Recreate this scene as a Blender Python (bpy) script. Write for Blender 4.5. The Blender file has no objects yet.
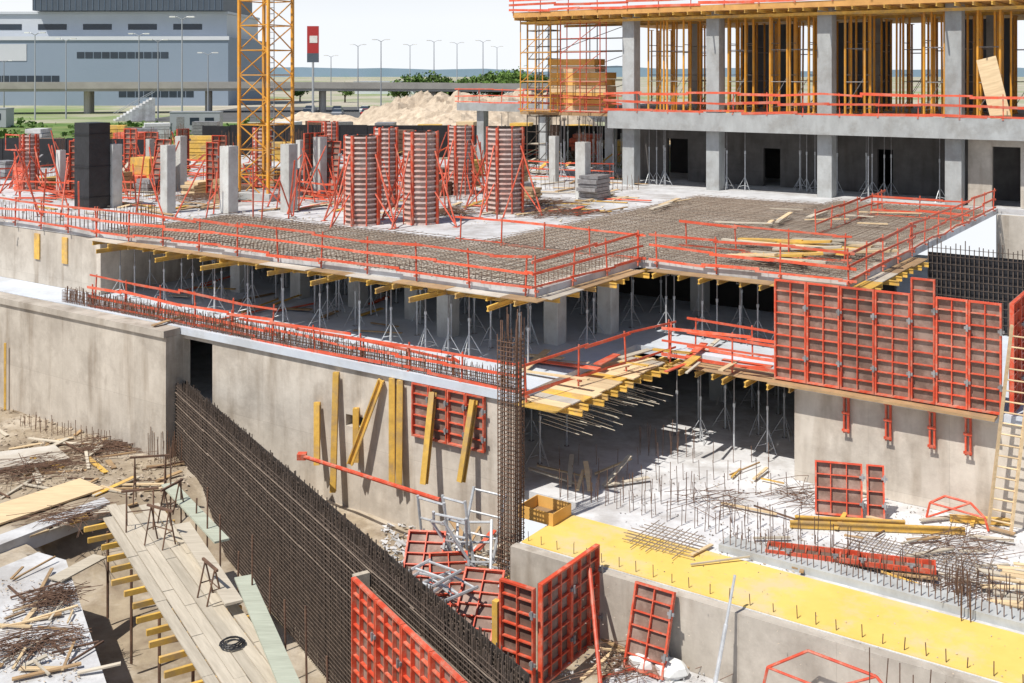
import bpy, math, random
from mathutils import Vector, Matrix, noise
random.seed(11)
R = random.uniform
CZ = 16.0; F = 1100.0
TH = math.radians(-34.6); CA = math.cos(TH); SA = math.sin(TH)
def W(a, b, z=0.0): return Vector((a*CA-b*SA, a*SA+b*CA, z))
def S(px, py, z):           # surveyed bearing/depression on a known level -> world point
    t = (CZ-z)/(py-75.0); return Vector(((px-512)*t, F*t, z))
def SB(px, py, b):          # surveyed point on the vertical plane b=const
    t = (px-512)/F; Y = b/(CA-SA*t); return Vector((t*Y, Y, CZ-(py-75)*Y/F))
def AB(v): return (v.x*CA+v.y*SA, -v.x*SA+v.y*CA)
scene = bpy.context.scene; col = scene.collection
# ------------------------------------------------------------------ materials
def mat(name, c1, c2=None, scale=2.0, rough=0.8, metal=0.0, bump=0.0, stretch=(1,1,1), stain=None, stain_scale=0.25, stain_amt=0.5, detail=6, obj=False, bscale=None, joints=False):
    m = bpy.data.materials.new(name); m.use_nodes = True
    nt = m.node_tree; N = nt.nodes; L = nt.links
    bs = N["Principled BSDF"]; bs.inputs["Roughness"].default_value = rough; bs.inputs["Metallic"].default_value = metal
    if c2 is None: c2 = tuple(x*0.7 for x in c1)
    if obj:
        tc = N.new("ShaderNodeTexCoord"); src = tc.outputs["Object"]
    else:
        g = N.new("ShaderNodeNewGeometry"); src = g.outputs["Position"]
    mp = N.new("ShaderNodeMapping"); mp.inputs["Scale"].default_value = stretch
    L.new(src, mp.inputs[0])
    n = N.new("ShaderNodeTexNoise"); n.inputs["Scale"].default_value = scale; n.inputs["Detail"].default_value = detail; n.inputs["Roughness"].default_value = 0.65
    L.new(mp.outputs[0], n.inputs["Vector"])
    r = N.new("ShaderNodeValToRGB"); r.color_ramp.elements[0].position = 0.33; r.color_ramp.elements[1].position = 0.67
    r.color_ramp.elements[0].color = (*c2, 1); r.color_ramp.elements[1].color = (*c1, 1)
    L.new(n.outputs["Fac"], r.inputs[0]); out = r.outputs[0]
    if stain:
        n2 = N.new("ShaderNodeTexNoise"); n2.inputs["Scale"].default_value = stain_scale; n2.inputs["Detail"].default_value = 8; n2.inputs["Roughness"].default_value = 0.7
        L.new(src, n2.inputs["Vector"])
        r2 = N.new("ShaderNodeValToRGB"); r2.color_ramp.elements[0].position = 0.48; r2.color_ramp.elements[1].position = 0.62
        r2.color_ramp.elements[0].color = (0,0,0,1); r2.color_ramp.elements[1].color = (stain_amt,)*3+(1,)
        L.new(n2.outputs["Fac"], r2.inputs[0])
        mx = N.new("ShaderNodeMixRGB"); L.new(r2.outputs[0], mx.inputs[0]); L.new(out, mx.inputs[1]); mx.inputs[2].default_value = (*stain, 1); out = mx.outputs[0]
    if joints:   # shutter board joints on cast walls (object axes = site axes)
        tc2 = N.new("ShaderNodeTexCoord"); sx = N.new("ShaderNodeSeparateXYZ"); cx = N.new("ShaderNodeCombineXYZ"); L.new(tc2.outputs["Object"], sx.inputs[0])
        ad = N.new("ShaderNodeMath"); ad.operation='ADD'; L.new(sx.outputs[0], ad.inputs[0]); L.new(sx.outputs[1], ad.inputs[1])
        L.new(ad.outputs[0], cx.inputs[0]); L.new(sx.outputs[2], cx.inputs[1])
        bt = N.new("ShaderNodeTexBrick"); bt.inputs["Scale"].default_value=1; bt.inputs["Mortar Size"].default_value=.010; bt.inputs["Mortar Smooth"].default_value=.8; bt.inputs["Brick Width"].default_value=2.4; bt.inputs["Row Height"].default_value=3.3; bt.offset=0
        bt.inputs["Color1"].default_value=(1,1,1,1); bt.inputs["Color2"].default_value=(.90,.90,.90,1); bt.inputs["Mortar"].default_value=(.78,.77,.76,1)
        L.new(cx.outputs[0], bt.inputs["Vector"])
        mm = N.new("ShaderNodeMixRGB"); mm.blend_type='MULTIPLY'; mm.inputs[0].default_value=1; L.new(out, mm.inputs[1]); L.new(bt.outputs[0], mm.inputs[2]); out = mm.outputs[0]
        mp3 = N.new("ShaderNodeMapping"); mp3.inputs["Scale"].default_value=(1.3,1.3,.2); L.new(tc2.outputs["Object"], mp3.inputs[0])
        n3 = N.new("ShaderNodeTexNoise"); n3.inputs["Scale"].default_value=1.4; n3.inputs["Detail"].default_value=6; L.new(mp3.outputs[0], n3.inputs["Vector"])
        r3 = N.new("ShaderNodeValToRGB"); r3.color_ramp.elements[0].position=.50; r3.color_ramp.elements[1].position=.74; r3.color_ramp.elements[0].color=(1,1,1,1); r3.color_ramp.elements[1].color=(.68,.64,.60,1)
        L.new(n3.outputs["Fac"], r3.inputs[0]); m3 = N.new("ShaderNodeMixRGB"); m3.blend_type='MULTIPLY'; m3.inputs[0].default_value=1; L.new(out,m3.inputs[1]); L.new(r3.outputs[0],m3.inputs[2]); out=m3.outputs[0]
    oi = N.new("ShaderNodeObjectInfo"); mr = N.new("ShaderNodeMapRange"); mr.inputs[3].default_value = 0.82; mr.inputs[4].default_value = 1.13
    L.new(oi.outputs["Random"], mr.inputs[0])
    hs = N.new("ShaderNodeHueSaturation"); L.new(mr.outputs[0], hs.inputs["Value"]); L.new(out, hs.inputs["Color"])
    L.new(hs.outputs[0], bs.inputs["Base Color"])
    if bump:
        nb = N.new("ShaderNodeTexNoise"); nb.inputs["Scale"].default_value = bscale or scale*3; nb.inputs["Detail"].default_value = 8
        L.new(src, nb.inputs["Vector"])
        b = N.new("ShaderNodeBump"); b.inputs["Strength"].default_value = bump; b.inputs["Distance"].default_value = 0.05
        L.new(nb.outputs["Fac"], b.inputs["Height"]); L.new(b.outputs[0], bs.inputs["Normal"])
    return m
M = {}
M['conc_wall'] = mat("concrete_wall", (.64,.585,.51), (.51,.46,.395), 1.2, .9, bump=.3, stretch=(1,1,.5), stain=(.37,.325,.275), stain_scale=.5, stain_amt=.55, joints=True)
M['conc_slab'] = mat("concrete_slab", (.56,.57,.58), (.42,.42,.43), .9, .85, bump=.25, stain=(.26,.24,.22), stain_scale=.35, stain_amt=.7)
M['conc_skylit'] = mat("skylight_tinted_floor", (.58,.63,.69), (.46,.50,.56), .8, .75, bump=.15, stain=(.33,.34,.35), stain_scale=.4, stain_amt=.6)  # pale blue tint puts the skylight under the deck into the floor colour
M['conc_bright'] = mat("concrete_dusty", (.68,.69,.70), (.52,.52,.53), 1.1, .9, bump=.3, stain=(.33,.31,.29), stain_scale=.45, stain_amt=.6)
M['conc_col'] = mat("concrete_column", (.47,.49,.49), (.36,.37,.37), 1.6, .8, bump=.2, stretch=(1,1,.4), stain=(.27,.26,.24), stain_scale=.8, stain_amt=.5)
M['conc_light'] = mat("concrete_column_pale", (.60,.61,.59), (.46,.46,.44), 1.6, .8, bump=.2, stretch=(1,1,.4), stain=(.33,.31,.28), stain_scale=.8, stain_amt=.5)
M['conc_shade'] = mat("concrete_painted_shade", (.035,.032,.032), (.02,.019,.018), 1.0, .9)  # near-black colour paints deep interior shade onto the rear walls
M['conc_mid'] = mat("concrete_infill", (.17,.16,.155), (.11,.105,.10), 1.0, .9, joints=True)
M['black'] = mat("black_membrane", (.022,.022,.026), (.012,.012,.014), 2, .45, bump=.3)
M['backing'] = mat("dark_form_backing", (.045,.036,.030), (.025,.02,.017), 2, .9)
M['earth'] = mat("earth", (.46,.38,.27), (.26,.20,.14), .9, .95, bump=.8, stain=(.62,.55,.45), stain_scale=.25, stain_amt=.8)
M['rubble'] = mat("rubble", (.62,.52,.40), (.40,.32,.24), 1.2, .95, bump=.8)
M['rust'] = mat("rusty_steel", (.22,.125,.08), (.10,.06,.043), 6, .85, .1)
M['mat_bar'] = mat("dusty_rebar", (.35,.28,.22), (.19,.145,.115), 3, .85, .1)
M['rustd'] = mat("dark_rusty_steel", (.155,.115,.09), (.07,.053,.043), 4, .85, .1)
M['red'] = mat("red_paint", (.74,.11,.045), (.55,.065,.03), 3, .5, obj=True, stain=(.50,.26,.19), stain_scale=3.0, stain_amt=.7)
M['orange'] = mat("orange_red_board", (.82,.13,.055), (.64,.085,.04), 2, .6, stain=(.6,.30,.22), stain_scale=1.5, stain_amt=.6)
M['yellow'] = mat("yellow_timber", (.80,.50,.10), (.58,.35,.07), 3, .6, stain=(.42,.29,.16), stain_scale=1.2, stain_amt=.7)
M['yprop'] = mat("orange_yellow_paint", (.84,.40,.04), (.64,.28,.03), 3, .5, stain=(.45,.27,.12), stain_scale=1.5, stain_amt=.6)
M['ysheet'] = mat("yellow_sheet", (.88,.63,.17), (.82,.56,.13), .8, .7, bump=.2, stain=(.66,.56,.38), stain_scale=.55, stain_amt=.7)
M['ply'] = mat("plywood", (.46,.31,.16), (.32,.2,.1), 1.5, .7, stain=(.25,.18,.12), stain_scale=.8, stain_amt=.6)
M['roofply'] = mat("roof_plywood", (.70,.38,.12), (.52,.27,.08), 1.5, .7)
M['opanel'] = mat("orange_timber_panel", (.86,.50,.14), (.68,.37,.09), 1.0, .7)
M['deckply'] = mat("dusty_deck_board", (.56,.51,.43), (.40,.355,.29), .7, .8, stain=(.64,.61,.56), stain_scale=.3, stain_amt=.7)
M['plyface'] = mat("form_face", (.24,.155,.12), (.14,.09,.07), 2, .6, stain=(.40,.30,.25), stain_scale=.9, stain_amt=.7)
M['colface'] = mat("column_form_face", (.36,.24,.20), (.26,.17,.145), 2, .6, stain=(.5,.42,.38), stain_scale=.9, stain_amt=.7)
M['colband'] = mat("column_form_band", (.72,.60,.55), (.56,.42,.38), 4, .6, stain=(.66,.24,.16), stain_scale=1.2, stain_amt=.5)
M['plank'] = mat("grey_plank", (.58,.52,.42), (.43,.38,.30), 3, .85, obj=True, stretch=(.3,3,3))
M['plankg'] = mat("grey_green_plank", (.44,.47,.38), (.33,.35,.28), 3, .85, obj=True, stretch=(.3,3,3))
M['plankn'] = mat("fresh_plank", (.74,.57,.35), (.56,.42,.25), 3, .8, obj=True, stretch=(.3,3,3))
M['galv'] = mat("galvanised_steel", (.66,.68,.70), (.46,.48,.50), 5, .45, .3)
M['galvd'] = mat("dull_steel_tube", (.36,.36,.37), (.22,.21,.21), 5, .55, .3)
M['fac'] = mat("facade_panel", (.22,.275,.35), (.205,.26,.33), .05, .6)
M['facw'] = mat("facade_white", (.60,.63,.67), (.54,.57,.61), .1, .6)
M['facd'] = mat("facade_screen", (.09,.115,.15), (.07,.09,.12), .3, .5)
M['facm'] = mat("facade_band", (.10,.135,.185), (.085,.115,.16), .1, .4)
M['glass'] = mat("window_glass", (.03,.045,.065), (.025,.035,.05), .3, .15)
M['white'] = mat("white_paint", (.80,.80,.78), (.7,.7,.68), 2, .5)
M['grass'] = mat("grass", (.15,.27,.05), (.07,.14,.03), .5, .95, stain=(.34,.32,.14), stain_scale=.05, stain_amt=.5)
M['leaf'] = mat("foliage", (.15,.26,.05), (.07,.13,.025), 1.0, .8)
M['bark'] = mat("bark", (.14,.1,.07), (.08,.06,.04), 3, .9)
M['asph'] = mat("asphalt", (.12,.12,.12), (.08,.08,.08), 1, .9)
M['road'] = mat("overpass_concrete", (.46,.44,.40), (.36,.34,.31), .3, .9)
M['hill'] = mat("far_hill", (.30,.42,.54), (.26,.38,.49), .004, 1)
M['ground'] = mat("city_ground", (.46,.42,.34), (.32,.29,.23), .05, .95, stain=(.16,.25,.06), stain_scale=.016, stain_amt=.9)
for nme, c in (('carw',(.75,.75,.75)),('card',(.05,.055,.07)),('carr',(.45,.03,.03)),('carg',(.35,.37,.4))): M[nme] = mat("car_"+nme, c, tuple(x*.92 for x in c), 1, .3)
# ------------------------------------------------------------------ mesh builder
class MB:
    def __init__(s): s.v=[]; s.f=[]; s.m=[]; s.c=0
    def add(s, vs, fs):
        o=len(s.v); s.v += [tuple(x) for x in vs]
        for q in fs: s.f.append(tuple(i+o for i in q)); s.m.append(s.c)
    def hexa(s, p): s.add(p, [(0,3,2,1),(4,5,6,7),(0,1,5,4),(1,2,6,5),(2,3,7,6),(3,0,4,7)])
    def box(s,x0,y0,z0,x1,y1,z1):
        s.hexa([(x0,y0,z0),(x1,y0,z0),(x1,y1,z0),(x0,y1,z0),(x0,y0,z1),(x1,y0,z1),(x1,y1,z1),(x0,y1,z1)])
    def beam(s,p,q,w,h,roll=0):
        p=Vector(p); q=Vector(q); d=(q-p)
        if d.length<1e-6: return
        d.normalize(); up=Vector((0,0,1)) if abs(d.z)<.98 else Vector((0,1,0))
        x=d.cross(up).normalized(); y=x.cross(d).normalized()
        x=x*(w/2); y=y*(h/2)
        s.hexa([p-x-y,p+x-y,p+x+y,p-x+y,q-x-y,q+x-y,q+x+y,q-x+y])
    def tube(s,p,q,r,n=6,r2=None):
        p=Vector(p); q=Vector(q); d=(q-p)
        if d.length<1e-6: return
        d.normalize(); up=Vector((0,0,1)) if abs(d.z)<.98 else Vector((0,1,0))
        x=d.cross(up).normalized(); y=x.cross(d).normalized(); r2=r if r2 is None else r2
        vs=[]
        for k in range(n):
            c=math.cos(2*math.pi*k/n); e=math.sin(2*math.pi*k/n); vs.append(p+x*(c*r)+y*(e*r))
        for k in range(n):
            c=math.cos(2*math.pi*k/n); e=math.sin(2*math.pi*k/n); vs.append(q+x*(c*r2)+y*(e*r2))
        s.add(vs, [(k,(k+1)%n,n+(k+1)%n,n+k) for k in range(n)]+[tuple(range(n-1,-1,-1)),tuple(range(n,2*n))])
    def prism(s,poly,z0,z1):
        n=len(poly); s.add([(x,y,z0) for x,y in poly]+[(x,y,z1) for x,y in poly],
            [tuple(range(n-1,-1,-1)),tuple(range(n,2*n))]+[(k,(k+1)%n,n+(k+1)%n,n+k) for k in range(n)])
    def mesh(s,name,mats):
        me=bpy.data.meshes.new(name); me.from_pydata(s.v,[],s.f)
        for m in mats: me.materials.append(M[m])
        if len(mats)>1: me.polygons.foreach_set("material_index", s.m)
        me.update(); return me
KIDS={}
def put(o,label=None,cat=None,group=None,kind=None):
    col.objects.link(o)
    if label: o["label"]=label
    if cat: o["category"]=cat
    if group: o["group"]=group
    if kind: o["kind"]=kind
    return o
def mk(name,mb,mats,parent=None,loc=(0,0,0),rz=0,label=None,cat=None,group=None,kind=None):
    if isinstance(mats,str): mats=[mats]
    me = mb.mesh(name,mats) if isinstance(mb,MB) else mb
    o=bpy.data.objects.new(name,me); o.location=loc; o.rotation_euler=(0,0,rz)
    put(o,label,cat,group,kind)
    if parent is not None: o.parent=parent; KIDS.setdefault(parent.name,[]).append(o)
    return o
def top(name,label,cat,group=None,loc=(0,0,0),rz=0):
    o=bpy.data.objects.new(name,None); o.location=loc; o.rotation_euler=(0,0,rz); o.empty_display_size=.3
    return put(o,label,cat,group)
def dup(root,loc,rz=None,label=None,rot=None,skip=None):
    n=root.copy(); n.location=loc; col.objects.link(n)
    if rz is not None: n.rotation_euler=(0,0,rz)
    if rot is not None: n.rotation_euler=rot
    if label: n["label"]=label
    for c in KIDS.get(root.name,[]):
        if skip and c.name.startswith(skip): continue
        k=c.copy(); k.parent=n; col.objects.link(k)
    return n
def gridpoly(pts,z0,z1,mats,name,**kw):
    mb=MB(); mb.prism(pts,z0,z1); return mk(name,mb,mats,rz=TH,**kw)
# ------------------------------------------------------------------ levels
Z1,Z2,Z3,ZF = 9.0,6.2,3.0,1.2
S0=Vector((-13.3,43.6,0)); D=Vector((.529,-.849,0)).normalized(); NL=Vector((D.y,-D.x,0))
if NL.x>0: NL=-NL
RW=math.atan2(D.y,D.x); LW=25.6
ydir=Vector((-math.sin(RW),math.cos(RW),0)); sgn = 1 if ydir.dot(NL)>0 else -1
def WL(s,l,z): return S0+D*s+NL*l+Vector((0,0,z))
def pitz(x,y):
    a,b=AB(Vector((x,y,0))); t=min(1,max(0,(a+34)/18)); base=1.3*(1-t)+.85*t
    v=Vector((x,y,0))-S0; s=v.dot(D); l=v.dot(NL)
    if s>4.5 and -.6<l<6.2:
        k=min(1,(s-4.5)/3)*min(1,(l+.6)/.4)*min(1,(6.2-l)/.5); base-=k*1.6
    return base+ .16*noise.noise(Vector((x*.25,y*.25,0)))+.10*noise.noise(Vector((x*.9,y*.9,3)))
# ------------------------------------------------------------------ ground, pit
mb=MB(); O=7000
inn=[W(-90,-25),W(45,-25),W(45,72),W(-90,72)]
outr=[W(-O,-O),W(O,-O),W(O,O),W(-O,O)]
vs=[(p.x,p.y,8.75) for p in inn]+[(p.x,p.y,8.75) for p in outr]
mb.add(vs,[(4,5,1,0),(5,6,2,1),(6,7,3,2),(7,4,0,3)])
mk("ground",mb,'ground',kind="structure",label="flat dusty ground around the excavation",cat="ground")
mb=MB(); NX,NY=300,120
for j in range(NY+1):
    for i in range(NX+1):
        p=W(-90+135*i/NX,-25+53.2*j/NY); mb.v.append((p.x,p.y,pitz(p.x,p.y)))
for j in range(NY):
    for i in range(NX):
        k=j*(NX+1)+i; mb.f.append((k,k+1,k+NX+2,k+NX+1)); mb.m.append(0)
mk("ground_of_pit",mb,'earth',kind="structure",label="bare earth floor of the excavation",cat="ground")
# ------------------------------------------------------------------ slabs
gridpoly([(-90,29.9),(-19.7,29.9),(-19.7,37),(-11.8,37),(-11.8,62),(45,62),(45,72),(-90,72)],Z1-.28,Z1,'conc_slab',"deck_slab",label="grey concrete deck slab over the car park",cat="floor slab")
gridpoly([(-90,27.9),(-19.0,27.9),(-19.0,35.5),(-12.5,35.5),(-12.5,34.2),(45,34.2),(45,62),(-90,62)],Z2-.28,Z2,'conc_skylit',"floor_slab",label="basement floor slab tinted blue-grey as skylight, with propped edge",cat="floor slab")
gridpoly([(-17.2,25.3),(45,25.3),(45,70),(-90,70),(-90,28.6),(-17.2,28.6)],Z3-.3,Z3,'conc_bright',"floor_slab",label="dusty pale lowest basement floor slab",cat="floor slab")
gridpoly([(-13.4,5),(45,5),(45,24.98),(-13.4,24.98)],.2,ZF,'conc_bright',"floor_slab",label="pale slab in front of the retaining wall",cat="floor slab")
gridpoly([(-34.8,61.4),(45,61.4),(45,84),(-55,84),(-55,72),(-34.8,72)],13.25,13.7,'conc_col',"floor_slab",label="raised floor slab of the block under construction",cat="floor slab")
gridpoly([(-42.5,62.6),(-34.9,62.6),(-34.9,71.9),(-42.5,71.9)],13.3,13.5,'ply',"deck_formwork",label="plywood deck formwork beside the raised slab",cat="formwork")
gridpoly([(-42,61.0),(45,61.0),(45,84),(-42,84)],19.85,20.2,'roofply',"roof_formwork",label="plywood deck formwork held up by yellow shoring",cat="formwork")
mb=MB(); mb.box(-34.8,61.15,12.62,45,61.4,13.72); mk("edge_beam",mb,'conc_col',rz=TH,label="concrete edge beam along the raised slab",cat="beam")
mb=MB(); mb.box(-55,71.75,13.1,-42.6,72,13.72); mk("edge_beam",mb,'conc_col',rz=TH,label="concrete edge beam of the far slab wing",cat="beam")
def wall(a0,b0,z0,a1,b1,z1,m,label,name="concrete_wall"):
    mb=MB(); mb.box(a0,b0,z0,a1,b1,z1); return mk(name,mb,m,rz=TH,label=label,cat="wall")
def wall_holes(a0,a1,b0,b1,z0,z1,holes,m,label):
    mb=MB(); x=a0
    for (h0,h1,hz0,hz1) in sorted(holes):
        mb.box(x,b0,z0,h0,b1,z1)
        if hz0>z0: mb.box(h0,b0,z0,h1,b1,hz0)
        if hz1<z1: mb.box(h0,b0,hz1,h1,b1,z1)
        x=h1
    mb.box(x,b0,z0,a1,b1,z1); return mk("concrete_wall",mb,m,rz=TH,label=label,cat="wall")
wall_holes(-90,-34.9,27.2,28.35,-.2,Z2-.29,[],'conc_wall',"thick pale concrete wall with a ledge")
wall_holes(-34.9,-19.2,28.02,28.35,-.2,Z2-.29,[(-34.89,-33.2,1.9,5.75),(-26.3,-25.5,3.9,4.3)],'conc_wall',"long pale concrete basement wall with a doorway")
wall(-90,27.1,Z2-.28,-34.9,27.88,Z2-.02,'conc_wall',"concrete ledge along the wall top")
wall_holes(-90,-43.2,29.92,30.2,Z2+.01,Z1-.3,[(-47.9,-47.55,7.4,8.5),(-45.7,-45.35,7.4,8.5)],'conc_wall',"concrete wall with two narrow openings")
for a in (-47.9,-45.7):
    mb=MB(); mb.box(a-.03,29.85,7.35,a+.38,29.91,8.55); mk("timber_shutter",mb,'yellow',rz=TH,label="yellow timber shutter over a narrow wall opening",cat="formwork",group="shutters in the wall")
wall(-43.2,29.92,Z2+.01,-42.9,44,Z1-.3,'conc_wall',"return wall of the basement")
wall(-12.6,34.25,Z3+.01,10,34.5,Z2-.29,'conc_wall',"beige concrete wall carrying red formwork")
wall(-12.6,34.5,Z3+.01,-12.35,44,Z2-.29,'conc_wall',"concrete return wall beside the opening")
wall(-17.3,25.0,-.2,45,25.29,2.98,'conc_wall',"concrete retaining wall under the yellow walkway")
wall(-90,44.5,Z3+.01,45,44.8,Z2-.29,'conc_shade',"rear wall of the lower basement with shade painted in")
wall(-60,43.5,Z2+.01,-12,43.8,Z1-.3,'conc_shade',"rear wall of the upper basement with shade painted in")
wall(-11.8,61.6,Z2+.01,45,61.95,Z1-.3,'conc_wall',"pale concrete wall below the block")
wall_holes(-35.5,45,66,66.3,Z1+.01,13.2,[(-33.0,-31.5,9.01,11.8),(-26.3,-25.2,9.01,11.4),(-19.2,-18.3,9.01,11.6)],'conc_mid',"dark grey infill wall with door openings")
wall(-35.5,71.5,Z1+.01,45,71.8,13.2,'conc_shade',"rear wall behind the infill with shade painted in")
wall_holes(-13.4,45,62.6,62.9,Z1+.01,12.6,[(-12.2,-10.8,9.01,12.2),(-8.6,-7.2,9.01,11.8)],'conc_wall',"pale wall with tall window openings")
# ------------------------------------------------------------------ columns
def column(p,h,w,m='conc_col',label="square grey concrete column standing on the deck",group="deck columns",rebar=True,rz=TH):
    r=top("concrete_column",label,"column",group,p,rz)
    b=MB(); c=w/2; k=.02
    b.prism([(-c+k,-c),(c-k,-c),(c,-c+k),(c,c-k),(c-k,c),(-c+k,c),(-c,c-k),(-c,-c+k)],0,h)
    mk("shaft",b,m,r)
    if rebar:
        b=MB()
        for i in (-1,0,1):
            for j in (-1,0,1):
                if i or j: b.tube((i*c*.75,j*c*.75,h-.01),(i*c*.75+R(-.03,.03),j*c*.75+R(-.03,.03),h+R(.5,.8)),.014,4)
        mk("starter_bars",b,'rust',r)
    return r
def colpx(px,by,ty,w,**k):
    p=S(px,by,Z1); sc=F/p.y; return column(p,(by-ty)/sc,w/sc/1.3,'conc_light',**k)
for d in [(229,213,146,17),(289,212,144,16),(114,207,144,15),(168,213,145,14),(181,190,136,11),(320,196,137,13),(583,198,142,15),(554,182,136,10),(300,178,140,8),(61,196,150,9),(150,186,139,8)]: colpx(*d)
for a in (-33.7,-27.9,-21,-14,-7,0):
    column(W(a,62.3,Z1),4.1,.85,label="concrete column under the raised slab",group="block columns",rebar=False)
    column(W(a,62.3,13.7),6.15,.85,label="tall concrete column of the upper storey",group="block columns",rebar=False)
    column(W(a,72,13.7),6.15,.6,label="inner concrete column of the upper storey",group="block columns",rebar=False)
for a in (-53,-47,-41): column(W(a,72.6,Z1),4.2,.7,label="concrete column under the far slab wing",group="block columns",rebar=False)
for px,py in [(555,343),(448,336),(608,332),(358,306),(415,318),(300,297),(240,291),(700,310)]:
    column(S(px,py,Z2),Z1-.28-Z2,.62,'conc_light',label="concrete basement column beneath the deck",group="basement columns",rebar=False)
column(S(882,300,Z2),2.5,.6,label="short concrete column beside the deck end",group="basement columns",rebar=False)
for px,py in [(640,440),(745,440),(600,452)]:
    column(S(px,py,Z3)+Vector((0,5,0)),Z2-.28-Z3,.6,label="concrete basement column",group="basement columns",rebar=False)
p=S(92,208,Z1); r=top("wrapped_column","tall column wrapped in black membrane on the deck","column",None,p,TH)
b=MB(); b.prism([(-.65,-.6),(.65,-.62),(.7,.6),(-.62,.65)],0,4.5); mk("membrane",b,'black',r)
for z in (.6,2.2,3.9): b=MB(); b.box(-.72,-.69,z,.74,.7,z+.03); mk("strap",b,'black',r)
# ------------------------------------------------------------------ shoring props
def make_prop(h,loc):
    r=top("shoring_prop","adjustable steel shoring prop standing on the slab","prop","steel props under the decks",loc,R(0,3))
    b=MB(); b.tube((0,0,.01),(0,0,h*.58),.032,8); b.tube((0,0,h*.55),(0,0,h*.60),.05,8); mk("outer_tube",b,'galv',r)
    b=MB(); b.tube((0,0,h*.58),(0,0,h-.12),.023,8); mk("inner_tube",b,'galvd',r)
    b=MB(); b.box(-.09,-.09,0,.09,.09,.012); mk("base_plate",b,'galvd',r)
    b=MB(); b.box(-.1,-.1,h-.12,.1,.1,h-.105); [b.tube((x,y,h-.11),(x,y,h-.01),.012,4) for x in (-.09,.09) for y in (-.09,.09)]; mk("fork_head",b,'galvd',r)
    b=MB()
    for k in range(3):
        t=k*2.094; c,s=math.cos(t),math.sin(t)
        b.tube((.05*c,.05*s,.75),(.48*c,.48*s,.02),.014,5); b.tube((.05*c,.05*s,.3),(.38*c,.38*s,.22),.011,4)
    mk("tripod",b,'galv',r)
    return r
P12=None; P23=None
for b_ in (30.6,32.2,34.0,36.0,38.2,40.5):
    a=-42.2
    while a<-20.2 or (b_>37.2 and a<-12.5):
        loc=W(a+R(-.5,.5),b_+R(-.5,.5),Z2)
        if P12 is None: P12=make_prop(Z1-.28-Z2-.25,loc)
        else: dup(P12,loc,R(0,6),skip="tripod" if random.random()<.35 else None)
        a+=R(1.2,1.9)
for a in (-19,-17.5,-16,-14.5,-13): dup(P12,W(a,37.9,Z2),R(0,6))
for b_ in (29.2,30.9,32.8,36.0,38.0,40.5,43):
    a=-17.9 if b_>35.7 else -24
    lim=-12.9 if b_>35.7 else -19.0
    while a<lim:
        loc=W(a+R(-.25,.25),b_+R(-.25,.25),Z3)
        if P23 is None: P23=make_prop(Z2-.28-Z3-.25,loc)
        else: dup(P23,loc,R(0,6),skip="tripod" if random.random()<.4 else None)
        a+=1.25
def joist(p,q,group="yellow formwork joists",lab="yellow timber joist under the deck edge"):
    b=MB(); p=Vector(p); q=Vector(q); d=q-p
    b.beam((0,0,.07),d+Vector((0,0,.07)),.08,.035); b.beam((0,0,-.07),d-Vector((0,0,.07)),.08,.035); b.beam((0,0,0),d,.03,.105)
    return mk("formwork_joist",b,'yellow',loc=p,label=lab,cat="beam",group=group)
a=-42.5
while a<-20: 
    joist(W(a,29.35-R(-.1,.35),Z1-.37),W(a+R(-.05,.05),33,Z1-.37)); a+=R(.7,1.3)
a=-41
while a<-20:
    sk_=R(-.5,.5); joist(W(a+sk_,29.5-R(.3,1.1),Z1-.55),W(a,33.3,Z1-.55)); a+=R(2.0,3.6)
a=-43
while a<-22: joist(W(a,30.3,Z1-.55),W(a+3.4,30.3+R(-.1,.1),Z1-.54)); a+=3.7
b_=30.5
while b_<37: joist(W(-19.1+R(-.1,.35),b_,Z1-.37),W(-23,b_,Z1-.37)); b_+=R(.7,1.2)
a=-19.4
while a<-12: joist(W(a,36.3-R(-.1,.35),Z1-.37),W(a,40,Z1-.37)); a+=R(.6,1.1)
b_=38
while b_<45: joist(W(-11.2+R(.0,.4),b_,Z1-.37),W(-14,b_,Z1-.37)); b_+=.9
b_=28.4
while b_<35.4: joist(W(-17.4+R(.0,.5),b_,Z2-.37),W(-21.5,b_,Z2-.37)); b_+=R(.4,.65)
a=-17.9
while a<-12.6: joist(W(a,34.4-R(.0,.5),Z2-.37),W(a,39,Z2-.37)); a+=R(.5,.75)
a=-41.5
while a<20: joist(W(a,60.6-R(0,.3),19.72),W(a,66,19.72)); a+=.9
for b_ in (61.6,63.6,67.2): joist(W(-41.8,b_,19.5),W(20,b_,19.5),lab="long yellow timber bearer under the roof deck")
def sheet(a0,b0,a1,b1,z,m,name,label,cat,t=.03,**kw):
    b=MB(); b.box(a0,b0,z,a1,b1,z+t); return mk(name,b,m,rz=TH,label=label,cat=cat,**kw)
def boards(a0,b0,a1,b1,z,along,label,w=.5,m='ply'):
    if along=='a':
        x=a0
        while x<a1: x1=min(x+R(1.9,2.5),a1); sheet(x+.01,b0+R(-.1,.06),x1-.01,b1,z+R(0,.012),random.choice([m,m,'yellow','deckply']),"edge_board",label,"formwork",group="edge boards"); x=x1
    else:
        x=b0
        while x<b1: x1=min(x+R(1.9,2.5),b1); sheet(a0,x+.01,a1+R(-.06,.1),x1-.01,z+R(0,.012),random.choice([m,m,'yellow','deckply']),"edge_board",label,"formwork",group="edge boards"); x=x1
boards(-43,29.3,-19.2,29.88,Z1-.27,'a',"weathered plywood strip along the deck edge")
boards(-19.68,29.9,-19.1,36.28,Z1-.27,'b',"weathered plywood strip along the deck return")
boards(-19.0,36.3,-11.3,36.98,Z1-.27,'a',"weathered plywood strip along the deck front")
boards(-11.78,37,-11.2,45,Z1-.27,'b',"weathered plywood strip along the deck end")
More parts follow.
